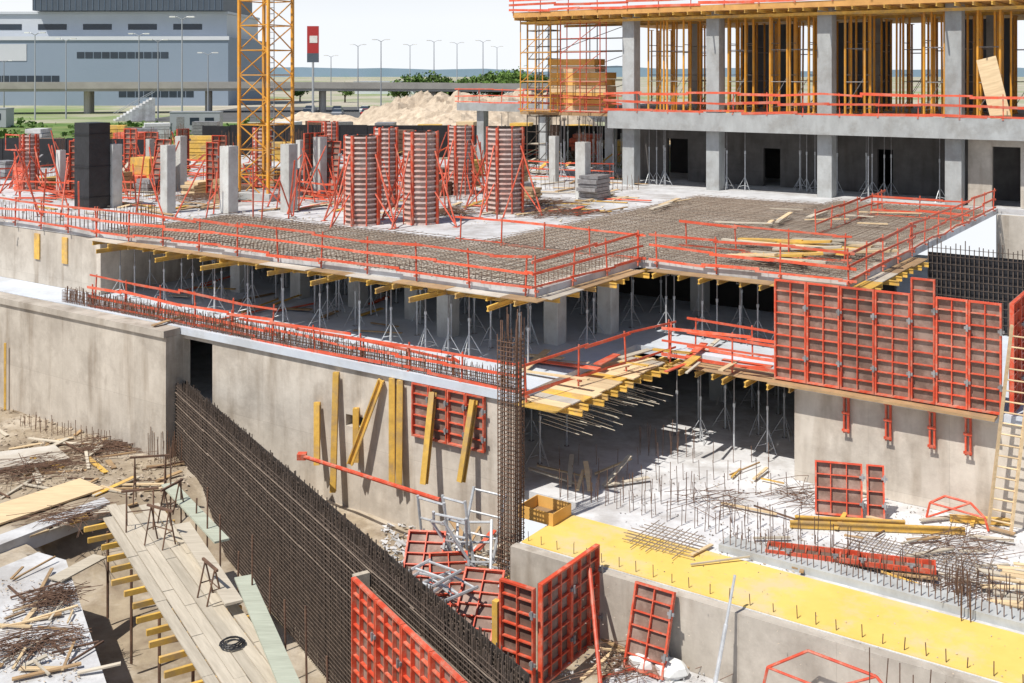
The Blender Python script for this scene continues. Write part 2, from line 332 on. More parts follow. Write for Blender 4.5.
for k in range(14): sheet(-18.98,27.6+k*.5,-17.4+R(-.12,.2),28.08+k*.5,Z2-.25+R(0,.01),random.choice(['yellow','plankn','ply','deckply']),"edge_board","boarded platform plank along the slab edge","formwork",.04,group="edge platform planks")
boards(-17.0,34.4,-12.7,35.48,Z2-.25,'a',"boarded platform along the slab edge")
sheet(-17.15,25.33,30,27.7,Z3+.004,'ysheet',"walkway","worn yellow sheeting laid along the slab edge","walkway",.03)
mb=MB(); mb.box(-12.4,27.9,Z3+.002,10,28.6,Z3+.2); mk("low_kerb_beam",mb,'conc_col',rz=TH,label="low grey concrete strip with rebar behind the walkway",cat="beam")
# ------------------------------------------------------------------ rebar mats
def rmat(a0,b0,a1,b1,z,sp=.25,label="tied rebar mat laid on the deck",r=.008):
    b=MB()
    x=a0
    while x<a1:
        b.beam((x+R(-.02,.02),b0-R(0,.5),z),(x+R(-.04,.04),b1+R(0,.4),z),r*2,r*2); x+=sp*R(.85,1.15)
    y=b0
    while y<b1:
        b.beam((a0-R(0,.4),y+R(-.02,.02),z+.025),(a1+R(0,.4),y+R(-.04,.04),z+.025),r*2,r*2); y+=sp*R(.85,1.15)
    mk("rebar_mat",b,'mat_bar',rz=TH,label=label,cat="rebar",kind="stuff")
for (x0,y0,x1,y1) in [(-42.8,29.95,-19.75,37),(-19.7,37.05,-11.85,60.5),(-27,37,-19.75,58)]:
    sheet(x0,y0,x1,y1,Z1+.004+.004*(x0==-27),'deckply',"deck_formwork","dusty plywood deck formwork beneath rebar","formwork",.016)
for (a0,b0,a1,b1) in [(-42.5,30.1,-31,37),(-31,30.1,-20,37),(-26.8,37,-19.8,57.8),(-19.6,37.3,-12.1,60.2)]:
    rmat(a0,b0,a1,b1,Z1+.06,.22); rmat(a0+.1,b0+.1,a1,b1,Z1+.17,.5,"upper layer of tied rebar on the deck")
# ------------------------------------------------------------------ guard railings
POST={}
def railing(p,q,h=1.1,boards=3,sp=2.2,m='orange',lean=.06,group="red guard railings",label="red guard railing with boards along the slab edge",bh=.10):
    p=Vector(p); q=Vector(q); d=q-p; L=math.hypot(d.x,d.y); rz=math.atan2(d.y,d.x)
    r=top("guard_railing",label,"railing",group,p,rz)
    if h not in POST:
        b=MB(); b.beam((0,0,-.2),(0,0,h+.05),.045,.045); b.box(-.04,-.12,-.05,.04,.03,.02); POST[h]=b.mesh("post",['red'])
    n=max(1,round(L/sp))
    for i in range(n+1):
        o=mk("post",POST[h],'red',r,(L*i/n,.03,0)); o.rotation_euler=(R(-lean,lean),R(-lean,lean),0)
    for k in range(boards):
        b=MB(); z=h-.06-k*(h-.15)/max(1,boards-1)*.98 if boards>1 else h-.06; x=-.3
        while x<L:
            x1=min(x+R(2.2,4.2),L+.3); dz=R(-.09,.07); dz2=R(-.09,.07); yy=R(-.03,.02)
            b.beam((x,yy-.03,z+dz),(x1,yy-.03,z+dz2),.028,bh*R(.7,1.1)); x=x1-.15
        mk("rail",b,m,r)
    return r
railing(W(-60,29.75,Z1),W(-43,29.75,Z1)); railing(W(-43,29.75,Z1),W(-20,29.75,Z1)); railing(W(-19.6,29.8,Z1),W(-19.6,36.8,Z1))
railing(W(-19.6,36.8,Z1),W(-28,36.8,Z1),boards=2)
railing(W(-18.9,36.9,Z1),W(-11.7,36.9,Z1)); railing(W(-11.7,37,Z1),W(-11.7,45,Z1)); railing(W(-19.4,40.5,Z1),W(-13,40.5,Z1),boards=2)
railing(W(-16.3,47,Z1),W(-16.3,57,Z1)); railing(W(-16,55,Z1),W(-12,55,Z1),boards=4); railing(W(-11.8,45,Z1),W(-11.8,61,Z1))
railing(W(-41,28.2,Z2),W(-19.1,28.0,Z2),h=.9,boards=3); railing(W(-42,29.0,Z2),W(-31,29.0,Z2),boards=2); railing(W(-32,28.6,Z2),W(-22,28.5,Z2),h=.6,boards=1,lean=.2)
railing(W(-18.7,27.9,Z2),W(-17.5,35.2,Z2),h=1.1,boards=2); railing(W(-17.2,34.6,Z2),W(-12.6,34.6,Z2)); railing(W(-16.9,36.0,Z2),W(-12.6,36.0,Z2))
railing(W(-34.8,61.2,13.7),W(-5,61.2,13.7),h=1.25,boards=3,bh=.15); railing(W(-55,71.9,13.7),W(-42,71.9,13.7),h=1.2,boards=3); railing(W(-42.4,62.7,13.5),W(-34.9,62.7,13.5),h=1.2,boards=3)
railing(W(-42,61.0,20.2),W(-5,61.0,20.2),h=1.2,boards=4,bh=.18)
for p,q in [((20,200),(130,200)),((130,172),(235,176)),((255,196),(330,203)),((330,178),(420,180)),((0,186),(60,180)),((430,190),(500,194)),((520,176),(610,180)),((380,152),(540,156)),((0,160),(90,158)),((60,168),(140,170)),((300,160),(380,163)),((180,182),(250,186)),((340,195),(430,200))]:
    railing(S(*p,Z1),S(*q,Z1),boards=3)
# ------------------------------------------------------------------ formwork panels
PAN={}
def panel(w,h,loc,rz,tilt=0,label="red steel framed formwork panel with ribbed back",group="red formwork panels",rot=None):
    key=(w,h)
    if key in PAN:
        o=dup(PAN[key],loc,rz); o["label"]=label
    else:
        r=top("steel_shutter",label,"formwork",group,loc,rz); o=r
        b=MB(); t=.05; dp=.12
        for x in (t/2,w-t/2): b.box(x-t/2,-dp,0,x+t/2,0,h)
        for z in (0,h-t): b.box(t,-dp+.002,z,w-t,-.002,z+t)
        n=max(1,round(w/.5)); 
        for i in range(1,n): b.box(w*i/n-.014,-dp+.02,t,w*i/n+.014,-.004,h-t)
        n=max(2,round(h/.36))
        for i in range(1,n): b.box(t,-dp+.035,h*i/n-.016,w-t,-.006,h*i/n+.016)
        mk("frame",b,'red',r)
        b=MB(); b.box(.01,.002,.01,w-.01,.022,h-.01); mk("plywood_face",b,'plyface',r)
        for z in (h*.25,h*.75):
            b=MB(); b.box(-.09,-dp-.05,-.04,.09,-dp-.004,.04); b.box(-.03,-dp-.09,-.1,.03,-dp-.05,.1); mk("clamp",b,'galvd',r,(w,0,z))
        PAN[key]=r
    if rot is not None: o.rotation_euler=rot
    elif tilt: o.rotation_euler=(Matrix.Rotation(rz,4,'Z')@Matrix.Rotation(tilt,4,'X')).to_euler()
    return o
x=-13.2
for w,h in ((1.05,3.2),(1.05,3.2),(1.05,3.2),(1.05,3.2),(.7,3.7),(.9,3.2),(.9,3.2)):
    panel(w,h,W(x,34.15,Z2+.01),TH,label="red formwork panel standing on the wall top"); x+=w+.02
xe=x; yy=34.3
for k in range(5): panel(1.2,3.2,W(xe+.15,yy,Z2+.01),TH+math.pi/2,label="red formwork panel on the wall return"); yy+=1.22
sheet(-13.3,33.7,-6.5,34.2,Z2-.12,'ply',"ledge_board","timber ledge below the red formwork","formwork",.08)
for px in (846,888,932,968):
    p=SB(px,392,34.1); r=top("wall_bracket","red steel bracket hanging on the concrete wall","bracket","wall brackets",Vector((p.x,p.y,Z2-.1)),TH)
    for x in (-.09,.04): b=MB(); b.box(x,-.02,-1.25,x+.05,.1,0); mk("upright",b,'red',r)
    for z in (-1.2,-.65,-.15): b=MB(); b.box(-.12,-.05,z,.12,-.022,z+.08); mk("cleat",b,'red',r)
def colform(px,by,ty,wpx,brace=True,plat=False):
    p=S(px,by,Z1); sc=F/p.y; h=(by-ty)/sc; c=wpx/sc/2
    r=top("column_formwork","faded red round steel formwork around a concrete column","formwork","column formworks",p,TH)
    b=MB(); b.tube((0,0,0),(0,0,h),c*.9,20); mk("shell",b,'colface',r)
    n=round(h/.25)
    b=MB()
    for i in range(n+1):
        z=i*(h-.08)/n; b.tube((0,0,z),(0,0,z+.08),c*.98,20)
    mk("band",b,'colband',r)
    b=MB()
    for k in range(8):
        t=k*math.pi/4+.2; x,y=math.cos(t)*c,math.sin(t)*c; w=.13 if k%2==0 else .05; b.beam((x,y,0),(x,y,h+.05),w,w)
    mk("rib",b,'red',r)
    if brace:
        for s,t in ((-1,0),(1,0),(0,-1)):
            e=Vector((s*(c+1.4)+(.3 if t else 0),t*(c+1.4)-.2,.05)); u=Vector((s*c,t*c,0))
            b=MB(); b.tube(u+Vector((0,0,h*.8)),e,.045); b.tube(u+Vector((0,0,h*.35)),e,.035); b.box(e.x-.12,e.y-.12,0,e.x+.12,e.y+.12,.03); mk("brace",b,'red',r)
    if plat:
        b=MB(); z=h-.9; b.box(-c-.5,-c-.55,z,c+.1,-c-.02,z+.04)
        for x in (-c-.45,c+.05): b.beam((x,-c-.52,z),(x,-c-.52,z+1.0),.04,.04)
        b.beam((-c-.45,-c-.52,z+.95),(c+.05,-c-.52,z+.95),.03,.08); mk("work_platform",b,'red',r)
for d in [(362,224,136,36),(386,208,128,24),(421,223,132,36),(461,194,126,26),(505,212,128,38)]: colform(*d)
colform(262,187,128,18,False); colform(30,190,135,16,True,True); colform(330,180,122,16,False,True)
for i in range(120):
    px=random.choice([R(0,100),R(100,235),R(235,330),R(325,520),R(325,540)]); py=R(176,222); p=S(px,py,Z1)
    if AB(p)[1]<31: continue
    r=top("push_pull_prop","red slanted steel prop bracing column formwork","prop","red bracing props",p,R(0,6.28))
    L=R(1.6,3.4); x=R(.5,1.6); b=MB(); b.tube((0,0,.03),(x,0,L),.04,6); mk("tube",b,'red',r); b=MB(); b.box(-.12,-.1,0,.12,.1,.03); mk("foot_plate",b,'galvd',r)
for i in range(26):      # stacks of gear standing about on the deck
    p=S(random.choice([R(0,230),R(235,340),R(430,610)]),R(172,204),Z1); w=R(.8,2.2); d=R(.6,1.2); h=R(.4,1.5); m=random.choice(['plankn','plank','galvd','orange','ply','yellow','rust'])
    r=top("material_stack","stack of boards and forms standing on the deck","stack","material stacks on the deck",p,TH+random.choice([0,1.57])+R(-.2,.2)); z=0
    while z<h: t=R(.12,.3); e=R(-.2,.2); b=MB(); b.box(-w/2+e,-d/2,z,w/2+e*.5,d/2,z+t-.03); mk("tier",b,m,r); z+=t
for i in range(14): panel(1.05,3.2,S(random.choice([R(10,90),R(120,230),R(300,340),R(440,560)]),R(172,200),Z1),TH+random.choice([0,1.57,.3]),tilt=random.choice([0,-.2,-1.45]),label="spare red formwork panel on the deck")
# ------------------------------------------------------------------ big rebar wall
r=top("rebar_wall","long rusty rebar cage for a wall with dark backing","rebar",None,S0+Vector((0,0,-.3)),RW)
HW=4.4
b=MB(); x=0
while x<LW:
    for y in (.0,.3): b.beam((x+R(-.01,.01),sgn*y,0),(x+R(-.03,.03),sgn*y+R(-.02,.02),HW+R(-.1,.2)),.024,.024)
    x+=.085
mk("vertical_bars",b,'rustd',r)
b=MB(); z=.1
while z<HW-.05:
    for y in (-.02,.32): b.beam((0,sgn*y,z),(LW,sgn*y,z+R(-.01,.01)),.016,.016)
    z+=.12
mk("horizontal_bars",b,'rustd',r)
b=MB(); y0,y1=sorted((-sgn*.1,-sgn*.13)); b.box(0,y0,0,LW,y1,HW-.05); mk("formwork_backing",b,'backing',r)
b=MB()
for z in (HW-.35,HW-.8,HW-1.5):
    x=0
    while x<LW-.5: x1=x+R(2,5); b.beam((x,sgn*.35,z+R(-.03,.03)),(min(x1,LW),sgn*.35,z+R(-.03,.03)),.018,.02); x=x1-.2
mk("spacer_bars",b,'mat_bar',r)
for k in range(5):
    panel(1.35,3.4,WL(19.1+(k+(0 if sgn<0 else 1))*1.37,.75,.3),RW+(0 if sgn<0 else math.pi),label="red formwork panel closing the rebar wall")
b=MB(); b.box(-.16,-.02,0,0,.38,3.4); mk("panel_edge_plank",b,'plank',loc=WL(19.1,.75,.3),rz=RW,label="grey plank upright at the formwork end",cat="plank")
p0=S(538,584,3.7); a0,b0=AB(p0)
for k in range(2): panel(1.38,2.5,W(a0,b0+k*1.39,ZF+.01),TH+math.pi/2,label="red formwork panel forming the wall corner")
panel(1.0,2.4,W(a0-1.05,b0-.02,ZF),TH,label="red formwork panel at the corner")
b=MB(); b.beam((0,0,0),(0,0,1.9),.16,.16); mk("corner_post",b,'yellow',loc=W(a0-1.2,b0-.05,ZF-.1),rz=TH,label="yellow timber post at the formwork corner",cat="post")
panel(1.1,2.0,W(-13.3,24.25,ZF+.01),TH,tilt=-.33,label="red formwork panel leaning on the retaining wall")
panel(1.35,1.5,S(815,513,Z3+.02),TH+.35,tilt=-.25,label="red formwork panel propped up on the pale slab")
panel(.5,1.5,S(867,518,Z3+.02),TH+.35,tilt=-.3,label="narrow red formwork panel propped on the pale slab")
panel(1.1,2.0,S(398,600,1.5),TH+.5,tilt=-.9,label="red formwork panel lying on rubble")
panel(1.1,2.0,S(430,618,1.5),TH+.7,tilt=-1.1,label="red formwork panel lying on rubble")
panel(1.1,2.0,S(450,640,1.5),TH+.4,tilt=-1.0,label="red formwork panel lying on rubble")
for k in range(2): panel(.62,2.4,S(768+k*72,545+k*9,Z3+.15),TH,rot=(-math.pi/2+.03,0,TH+math.radians(-75)),label="narrow red formwork panel lying on the slab")
a=AB(SB(412,445,27.9))[0]
for k in range(4): panel(.72,1.75,W(a+k*.74,27.98,Z2-.3-1.75),TH,label="small red formwork panel on the wall face")
p=S(511,606,1.0); r=top("rebar_column","tall rusty rebar column cage rising from the pit","rebar",None,p,TH)
b=MB()
for i in range(6):
    for j in range(6):
        if i in (0,5) or j in (0,5): b.tube((-.25+i*.1,-.25+j*.1,0),(-.25+i*.1+R(-.03,.03),-.25+j*.1+R(-.03,.03),8.0+R(-.6,.4)),.017,5)
mk("main_bars",b,'rust',r)
b=MB(); z=.1
while z<7.6:
    c=.275; t=R(-.02,.02)
    for (x0,y0,x1,y1) in ((-c,-c,c,-c),(c,-c,c,c),(c,c,-c,c),(-c,c,-c,-c)): b.beam((x0,y0,z+t),(x1,y1,z),.016,.016)
    z+=.13
mk("ties",b,'rust',r)
# ------------------------------------------------------------------ starter bars
def starters(p,q,sp=.18,h=.7,rows=2,gap=.22,m='rust',lean=.06,r_=.009,label="row of rusty starter bars rising from the slab"):
    p=Vector(p); q=Vector(q); d=q-p; L=d.length; u=d.normalized(); n=Vector((-u.y,u.x,0)); b=MB(); x=0
    while x<L:
        for k in range(rows):
            c=u*x+n*(k*gap+R(-.02,.02)); hh=h*R(.8,1.2); b.beam(c,c+Vector((R(-lean,lean)*hh,R(-lean,lean)*hh,hh)),r_*2,r_*2)
        x+=sp*R(.8,1.2)
    mk("starter_bars",b,m,loc=p,label=label,cat="rebar",kind="stuff",group="rows of starter bars")
starters(W(-43,28.1,Z2),W(-19.1,28.0,Z2),.08,.6); starters(W(-43,28.5,Z2),W(-20,28.5,Z2),.2,.35)
b=MB(); [b.beam((-43,28.12+.01*k,Z2+.1+.14*k),(-19.1,28.05,Z2+.1+.14*k+R(-.03,.03)),.018,.018) for k in range(4)]
mk("tie_bars",b,'rust',rz=TH,label="horizontal bars tied to the starter row",cat="rebar",kind="stuff")
starters(W(-12.6,34.3,Z2),W(-13.5,35.6,Z2),.1,.8)
starters(W(-17.0,25.45,Z3),W(10,25.45,Z3),.5,.3,1); starters(W(-17.0,28.9,Z3),W(8,29.0,Z3),.4,.6,2)
starters(W(-12.3,28.0,Z3+.2),W(10,28.0,Z3+.2),.16,.35,1); starters(W(-12.3,28.5,Z3+.2),W(10,28.5,Z3+.2),.16,.35,1)
starters(S(560,500,Z3),S(700,506,Z3),.25,.8,2); starters(S(720,520,Z3),S(860,555,Z3),.4,.7,2); starters(S(900,575,Z3),S(1020,605,Z3),.35,.6,2)
starters(S(560,480,Z3),S(780,480,Z3),.45,.6,1); starters(S(560,465,Z3),S(780,462,Z3),.6,.6,1); starters(S(600,490,Z3),S(790,496,Z3),.5,.7,1)
starters(S(870,690,Z3),S(1000,745,Z3),.3,.8,1); starters(S(955,595,Z3),S(962,625,Z3),.2,.9,2); starters(S(1000,470,Z3)+Vector((0,-.5,0)),S(860,480,Z3)+Vector((0,-1.6,0)),.3,.7,1)
starters(S(272,480,1.2),S(295,484,1.2),.12,2.2,3); starters(S(120,440,1.2),S(175,470,1.2),.18,1.0,3); starters(S(20,430,1.2),S(110,450,1.2),.35,.7,2)
for k in range(7):
    p=S(5+k*6.5,410-k*.6+R(-1,1),1.3); b=MB(); b.beam((0,0,0),(R(-.05,.05),0,R(2.6,3.4)),.05 if k%2 else .09,.05); mk("wall_post",b,'rust' if k%2 else 'yellow',loc=p,label="thin upright timber or bar beside the wall",cat="post",group="uprights beside the wall")
starters(W(-60,30.2,Z1),W(-44,30.2,Z1),.3,.7,2); starters(W(-43.1,30,Z1),W(-43,33,Z1),.15,.9,3)
starters(S(640,455,Z3),S(700,458,Z3),.25,1,2)
for pr in [((60,196),(180,200)),((340,200),(500,205)),((520,190),(640,190)),((200,185),(330,187)),((0,176),(120,176))]: starters(S(*pr[0],Z1),S(*pr[1],Z1),.3,.8,2)
starters(W(-43,29.98,Z1),W(-20,29.98,Z1),.25,.4,1); starters(W(-19.9,30,Z1),W(-19.9,37,Z1),.25,.4,1)
b=MB(); bb=28.7
while bb<34: 
    for k in range(2): b.beam((-18.8,bb,Z2-.75-k*.25),(-18.6+R(1.0,1.9),bb+R(-.1,.1),Z2-.8-k*.3-R(0,.15)),.018,.018)
    bb+=.3
mk("protruding_rebar",b,'plank',rz=TH,label="bars protruding below the slab edge",cat="rebar",kind="stuff")
rmat(-9.5,29.4,-4,31,Z3+.12,.2,"tied rebar mat lying on the pale slab",.009); rmat(-14.6,26.9,-13,28.3,Z3+.1,.2,"small rebar mat on the yellow sheeting",.009)
r=top("rebar_wall","dark rebar cage wall beside the deck end","rebar",None,W(-11,44.5,Z2),TH)
b=MB(); x=0
while x<22: b.beam((x,0,0),(x+R(-.02,.02),0,3.1+R(0,.4)),.03,.03); x+=.17
mk("vertical_bars",b,'rustd',r)
b=MB(); z=.1
while z<3.1: b.beam((0,-.03,z),(22,-.03,z),.02,.02); z+=.3
mk("horizontal_bars",b,'rustd',r)
b=MB(); b.box(0,.1,0,22,.13,2.9); mk("formwork_backing",b,'black',r)
# ------------------------------------------------------------------ timbers on the wall
def timber(p,q,w=.2,h=.09,m='yellow',label="yellow formwork beam leaning on the concrete wall",name="formwork_beam",group="yellow beams on the wall",cat="beam"):
    p=Vector(p); q=Vector(q); b=MB(); d=q-p
    if name=="formwork_beam":
        n=d.normalized(); up=Vector((0,0,1)) if abs(n.z)<.98 else Vector((0,1,0)); x=n.cross(up).normalized(); y=x.cross(n).normalized()
        b.beam(y*h*.42,d+y*h*.42,w,h*.2); b.beam(-y*h*.42,d-y*h*.42,w,h*.2); b.beam((0,0,0),d,w*.4,h*.66)
    else: b.beam((0,0,0),d,w,h)
    return mk(name,b,m,loc=p,label=label,cat=cat,group=group)
for (x0,y0,x1,y1,bo) in [(336,372,333,492,27.5),(317,402,317,465,27.6),(381,380,350,464,27.4),(392,378,392,484,27.7),(400,380,399,484,27.7),(433,392,424,484,27.3),(474,400,461,482,27.3),(356,408,356,462,27.8)]:
    timber(SB(x1,y1,bo),SB(x0,y0,27.88),.2,.2)
b=MB(); p=SB(302,456,26.8); q=SB(440,500,26.0); b.tube((0,0,0),q-p,.07,8); b.box(-.15,-.15,-.1,.15,.15,.1); mk("long_prop",b,'red',loc=p,label="long red push-pull prop lying against rebar",cat="prop")
# ------------------------------------------------------------------ plank platform
r=top("work_platform","pale plank work platform on yellow beams beside the rebar wall","platform",None,WL(9.3,3.85,2.6),RW)
for k in range(6):
    y=-.85+k*.29; b=MB(); x=R(-.9,.7)
    while x<16: x1=x+R(2.4,4.2); e=R(-.012,.012); b.box(x,y+e,R(0,.015),x1-.02,y+e+.27,.045+R(0,.02)); x=x1
    mk("deck_plank",b,'plank',r)
x=.3
while x<16:
    b=MB(); e=R(-.15,.15); b.beam((x,-1.0 if sgn>0 else -1.35+e,-.1),(x,1.35+e if sgn>0 else 1.0,-.1),.09,.14); mk("cross_beam",b,'yellow',r); x+=R(.6,.9)
for x in (.5,3.5,6.5,9.5,12.5,15.5):
    for y in (-.8,.8): b=MB(); b.tube((x,y,-.22),(x,y,-2.8),.04); mk("leg",b,'rust',r)
def plank(p,q,w=.28,t=.05,m='plank',label="loose grey timber plank",group="loose planks"):
    if m in ('rust','galv','red'): return timber(p,q,w,t,m,label,"steel_bar","loose steel bars","steel bar")
    return timber(p,q,w,t,m,label,"timber_plank",group,"plank")
for (x0,y0,x1,y1,z,w,m) in [(168,484,222,541,3.05,.42,'plankg'),(182,524,234,603,2.95,.44,'plank'),(243,577,296,700,3.0,.44,'plankg')]:
    plank(S(x0,y0,z),S(x1,y1,z+.03),w,.06,m,"wide loose plank lying diagonally by the platform")
plank(S(55,580,1.8),S(100,556,1.8),.5,.04,'plank')
def trestle(p,rz,s=1.0):
    r=top("steel_trestle","rusty steel trestle frame","trestle","trestles by the platform",p,rz); h=1.5*s; u=.5*s
    for x in (-u,u):
        b=MB(); b.tube((x,-.35*s,0),(x,0,h),.022); b.tube((x,.35*s,0),(x,0,h),.022); b.tube((x,-.2*s,h*.4),(x,.2*s,h*.4),.016); mk("leg_frame",b,'rust',r)
    b=MB(); b.beam((-u-.15,0,h),(u+.15,0,h),.06,.06); b.tube((-u,.2*s,h*.4),(u,.2*s,h*.4),.016); mk("top_bar",b,'rust',r)
for px,py,z,t,s in [(140,528,2.65,.3,.75),(160,545,2.65,-.5,.7),(172,520,2.65,1.2,.7),(150,500,1.4,.2,1),(210,600,2.65,-.9,.6)]: trestle(S(px,py,z),t,s)
for k in range(11):
    p=WL(9+k*1.3,2.6,-.3); b=MB(); b.tube((0,0,0),(R(-.1,.1),0,R(3.6,4.7)),.025,6); mk("scaffold_pole",b,'rust',loc=p,label="rusty upright pole between platform and rebar wall",cat="pole",group="poles by the platform")
b=MB()
for k in range(40):
    t0=k*.5; t1=(k+1)*.5; rr=.3-.003*k
    b.tube((rr*math.cos(t0),rr*math.sin(t0),.03+.002*k),(rr*math.cos(t1),rr*math.sin(t1),.03+.002*k),.02,5)
mk("cable_coil",b,'black',loc=S(232,645,2.68),label="coiled black cable on the platform",cat="cable")
def polysheet(pts,z,zb,m,name,label,cat,**kw):
    v=[S(x,y,z) for x,y in pts]; c=sum(v,Vector())/len(v); b=MB()
    P=[(q.x-c.x,q.y-c.y) for q in v]
    ar=sum(P[i][0]*P[(i+1)%len(P)][1]-P[(i+1)%len(P)][0]*P[i][1] for i in range(len(P)))
    if ar<0: P=P[::-1]
    b.prism(P,zb-z,0); return mk(name,b,m,loc=c,label=label,cat=cat,**kw)
polysheet([(-60,592),(38,552),(66,560),(112,700),(-60,760)],1.7,-.3,'conc_bright',"foundation_slab","pale blinding slab with scattered rebar","floor slab")
polysheet([(-60,556),(104,497),(110,502),(-60,568)],1.55,1.0,'conc_slab',"low_wall","thin low grey concrete footing in the pit","wall")
polysheet([(-20,510),(80,478),(104,488),(-20,530)],1.42,1.36,'plankn',"timber_sheet","pale timber sheeting laid in the pit","sheet")
polysheet([(-30,455),(55,445),(70,458),(-30,472)],1.47,1.4,'deckply',"timber_sheet","plywood sheets lying in the pit","sheet")
for k in range(5): polysheet([(5+k*20,536-k*6),(28+k*20,529-k*6),(34+k*20,534-k*6),(10+k*20,542-k*6)],1.47,1.42,random.choice(['yellow','plankn','ply','plank']),"timber_sheet","small board lying in the pit","sheet")
r=top("timber_crate","open orange plywood crate on the slab","crate",None,S(545,516,Z3+.04),TH)
for (x0,y0,x1,y1) in ((-.6,-.5,.6,-.47),(-.6,.47,.6,.5),(-.6,-.465,-.57,.465),(.57,-.465,.6,.465)): b=MB(); b.box(x0,y0,0,x1,y1,.35); mk("side",b,'opanel',r)
b=MB(); b.box(-.56,-.46,0,.56,.46,.03); mk("base",b,'ply',r)
# ------------------------------------------------------------------ debris
LB={"plank":"loose grey timber plank on the ground","plankn":"loose fresh timber plank on the ground","yellow":"loose yellow formwork beam on the ground","ply":"loose brown board on the ground","red":"loose red steel bar on the ground","orange":"loose red board on the ground","galv":"loose galvanised steel tube on the ground","rust":"loose rusty bar on the ground","galvd":"loose dull steel tube on the ground"}
def scatter(n,region,z,mats,L0,L1,w=(.08,.3),t=.04,dirs=None,lift=.25,zf=None,stuff=False):
    acc={}
    for i in range(n):
        x=R(region[0],region[2]); y=R(region[1],region[3]); 
        p=S(x,y,z); zz=(zf(p.x,p.y) if zf else z)+.05; p.z=zz
        th=(random.choice(dirs)+R(-.25,.25)) if dirs else R(0,math.pi); L=R(L0,L1)
        m=random.choice(mats); q=p+Vector((math.cos(th)*L,math.sin(th)*L,R(-.02,lift)*.5)); ww=R(*w) if m not in('galv','rust') else .05
        if stuff: acc.setdefault(m,MB()).beam(p,q,ww,t)
        else: plank(p,q,ww,t,m,LB[m])
    for m,b in acc.items(): mk("scattered_timber",b,m,label="scattered boards and bars across the floor",cat="timber",kind="stuff")
ga=TH; gb=TH+math.pi/2
scatter(44,(0,425,160,505),1.3,['plank','plank','ply','plankn','rust','yellow'],.8,2.8,w=(.06,.22),zf=pitz)
scatter(28,(0,580,80,683),1.73,['plank','plankn','ply','rust'],.5,1.6,w=(.04,.15))
scatter(34,(390,560,515,620),1.0,['plank','ply','red','yellow','galv','plank'],.6,1.8,w=(.05,.2),zf=lambda x,y:pitz(x,y)+R(.1,.5),lift=.8)
scatter(46,(690,475,1010,575),Z3+.05,['plank','plankn','plank','yellow','ply','rust','galv'],.4,1.9,dirs=[ga,gb,.2],w=(.04,.16),lift=.1)
scatter(18,(975,565,1040,605),Z3+.1,['plankn','plank'],1.2,2.2,dirs=[ga+.3],w=(.1,.2),lift=.2)
scatter(26,(560,640,820,683),ZF,['plank','plankn','red','ply','rust'],.4,1.6,w=(.04,.14))
scatter(8,(560,475,610,495),Z3+.05,['plankn','plank'],.8,1.8,w=(.08,.16),lift=1.2)
for pal in (['plank','ply'],['orange','plankn','yellow']):
    scatter(50,(20,176,330,214),Z1,pal,1,3.2,dirs=[ga,gb],stuff=True)
    scatter(50,(330,176,620,216),Z1,pal,1,3.2,dirs=[ga,gb],stuff=True)
scatter(110,(0,140,235,180),Z1,['plank','galvd','orange','ply','yellow','rust'],1,3,dirs=[ga,gb],lift=2.5,stuff=True)
scatter(110,(240,140,620,180),Z1,['plank','galvd','orange','ply','yellow','rust'],1,3,dirs=[ga,gb],lift=2.5,stuff=True)
scatter(26,(715,240,820,260),Z1+.25,['yellow','plankn','yellow','plank'],2,3.0,dirs=[ga,ga,ga+.3],w=(.12,.3),t=.08,lift=.5)
scatter(14,(640,200,880,226),Z1+.22,['plank','plankn'],1,3,dirs=[ga,gb])
scatter(20,(150,285,480,335),Z2,['plank','yellow','orange','ply'],1,2.8,dirs=[ga,gb])
scatter(18,(520,350,740,375),Z2+.05,['orange','plank','yellow','plankn'],1,2.6,dirs=[ga,gb])
for (x0,y0,x1,y1) in [(790,524,965,531),(795,519,905,524),(950,518,1010,522)]: timber(S(x0,y0,Z3+.12),S(x1,y1,Z3+.12),.12,.18,label="long yellow beam lying on the pale slab",group="yellow beams on the slab")
def heap(px,py,z,n,L,rad,m='rust',label="tangled heap of rusty rebar",hh=.25):
    b=MB()
    for i in range(n):
        c=Vector((random.gauss(0,rad*.6),random.gauss(0,rad*.6),R(.02,hh))); th=random.choice([R(0,3.14),.4+R(-.2,.2)]); l=L*R(.4,1)
        p=c-Vector((math.cos(th),math.sin(th),R(-.1,.1)))*l/2; k=c+Vector((R(-.1,.1),R(-.1,.1),R(0,.1))); q=c+Vector((math.cos(th),math.sin(th),R(-.1,.1)))*l/2
        p.z=max(.02,p.z); q.z=max(.02,q.z); b.tube(p,k,.009,4); b.tube(k,q,.009,4)
    mk("rebar_heap",b,m,loc=S(px,py,z),label=label,cat="rebar",kind="stuff",group="rebar heaps")
heap(52,602,1.73,110,1.5,.45); heap(20,650,1.73,60,2.0,.5); heap(65,645,1.73,40,1.1,.35); heap(110,450,1.2,120,3,1.0); heap(40,470,1.3,90,3,1.0); heap(70,520,1.4,60,2.4,.7); heap(450,575,1.2,80,1.8,.8)
heap(960,590,Z3,30,2.2,.6); heap(620,670,ZF,40,2,.7); heap(720,505,Z3,25,2.2,.8); heap(960,550,Z3,40,2.5,.7); heap(740,660,ZF,40,2,.8); heap(800,500,Z3,30,2,.7)
for px,py in [(80,190),(215,200),(300,190),(440,215),(540,205),(560,215)]: heap(px,py,Z1,70,4,1.2)
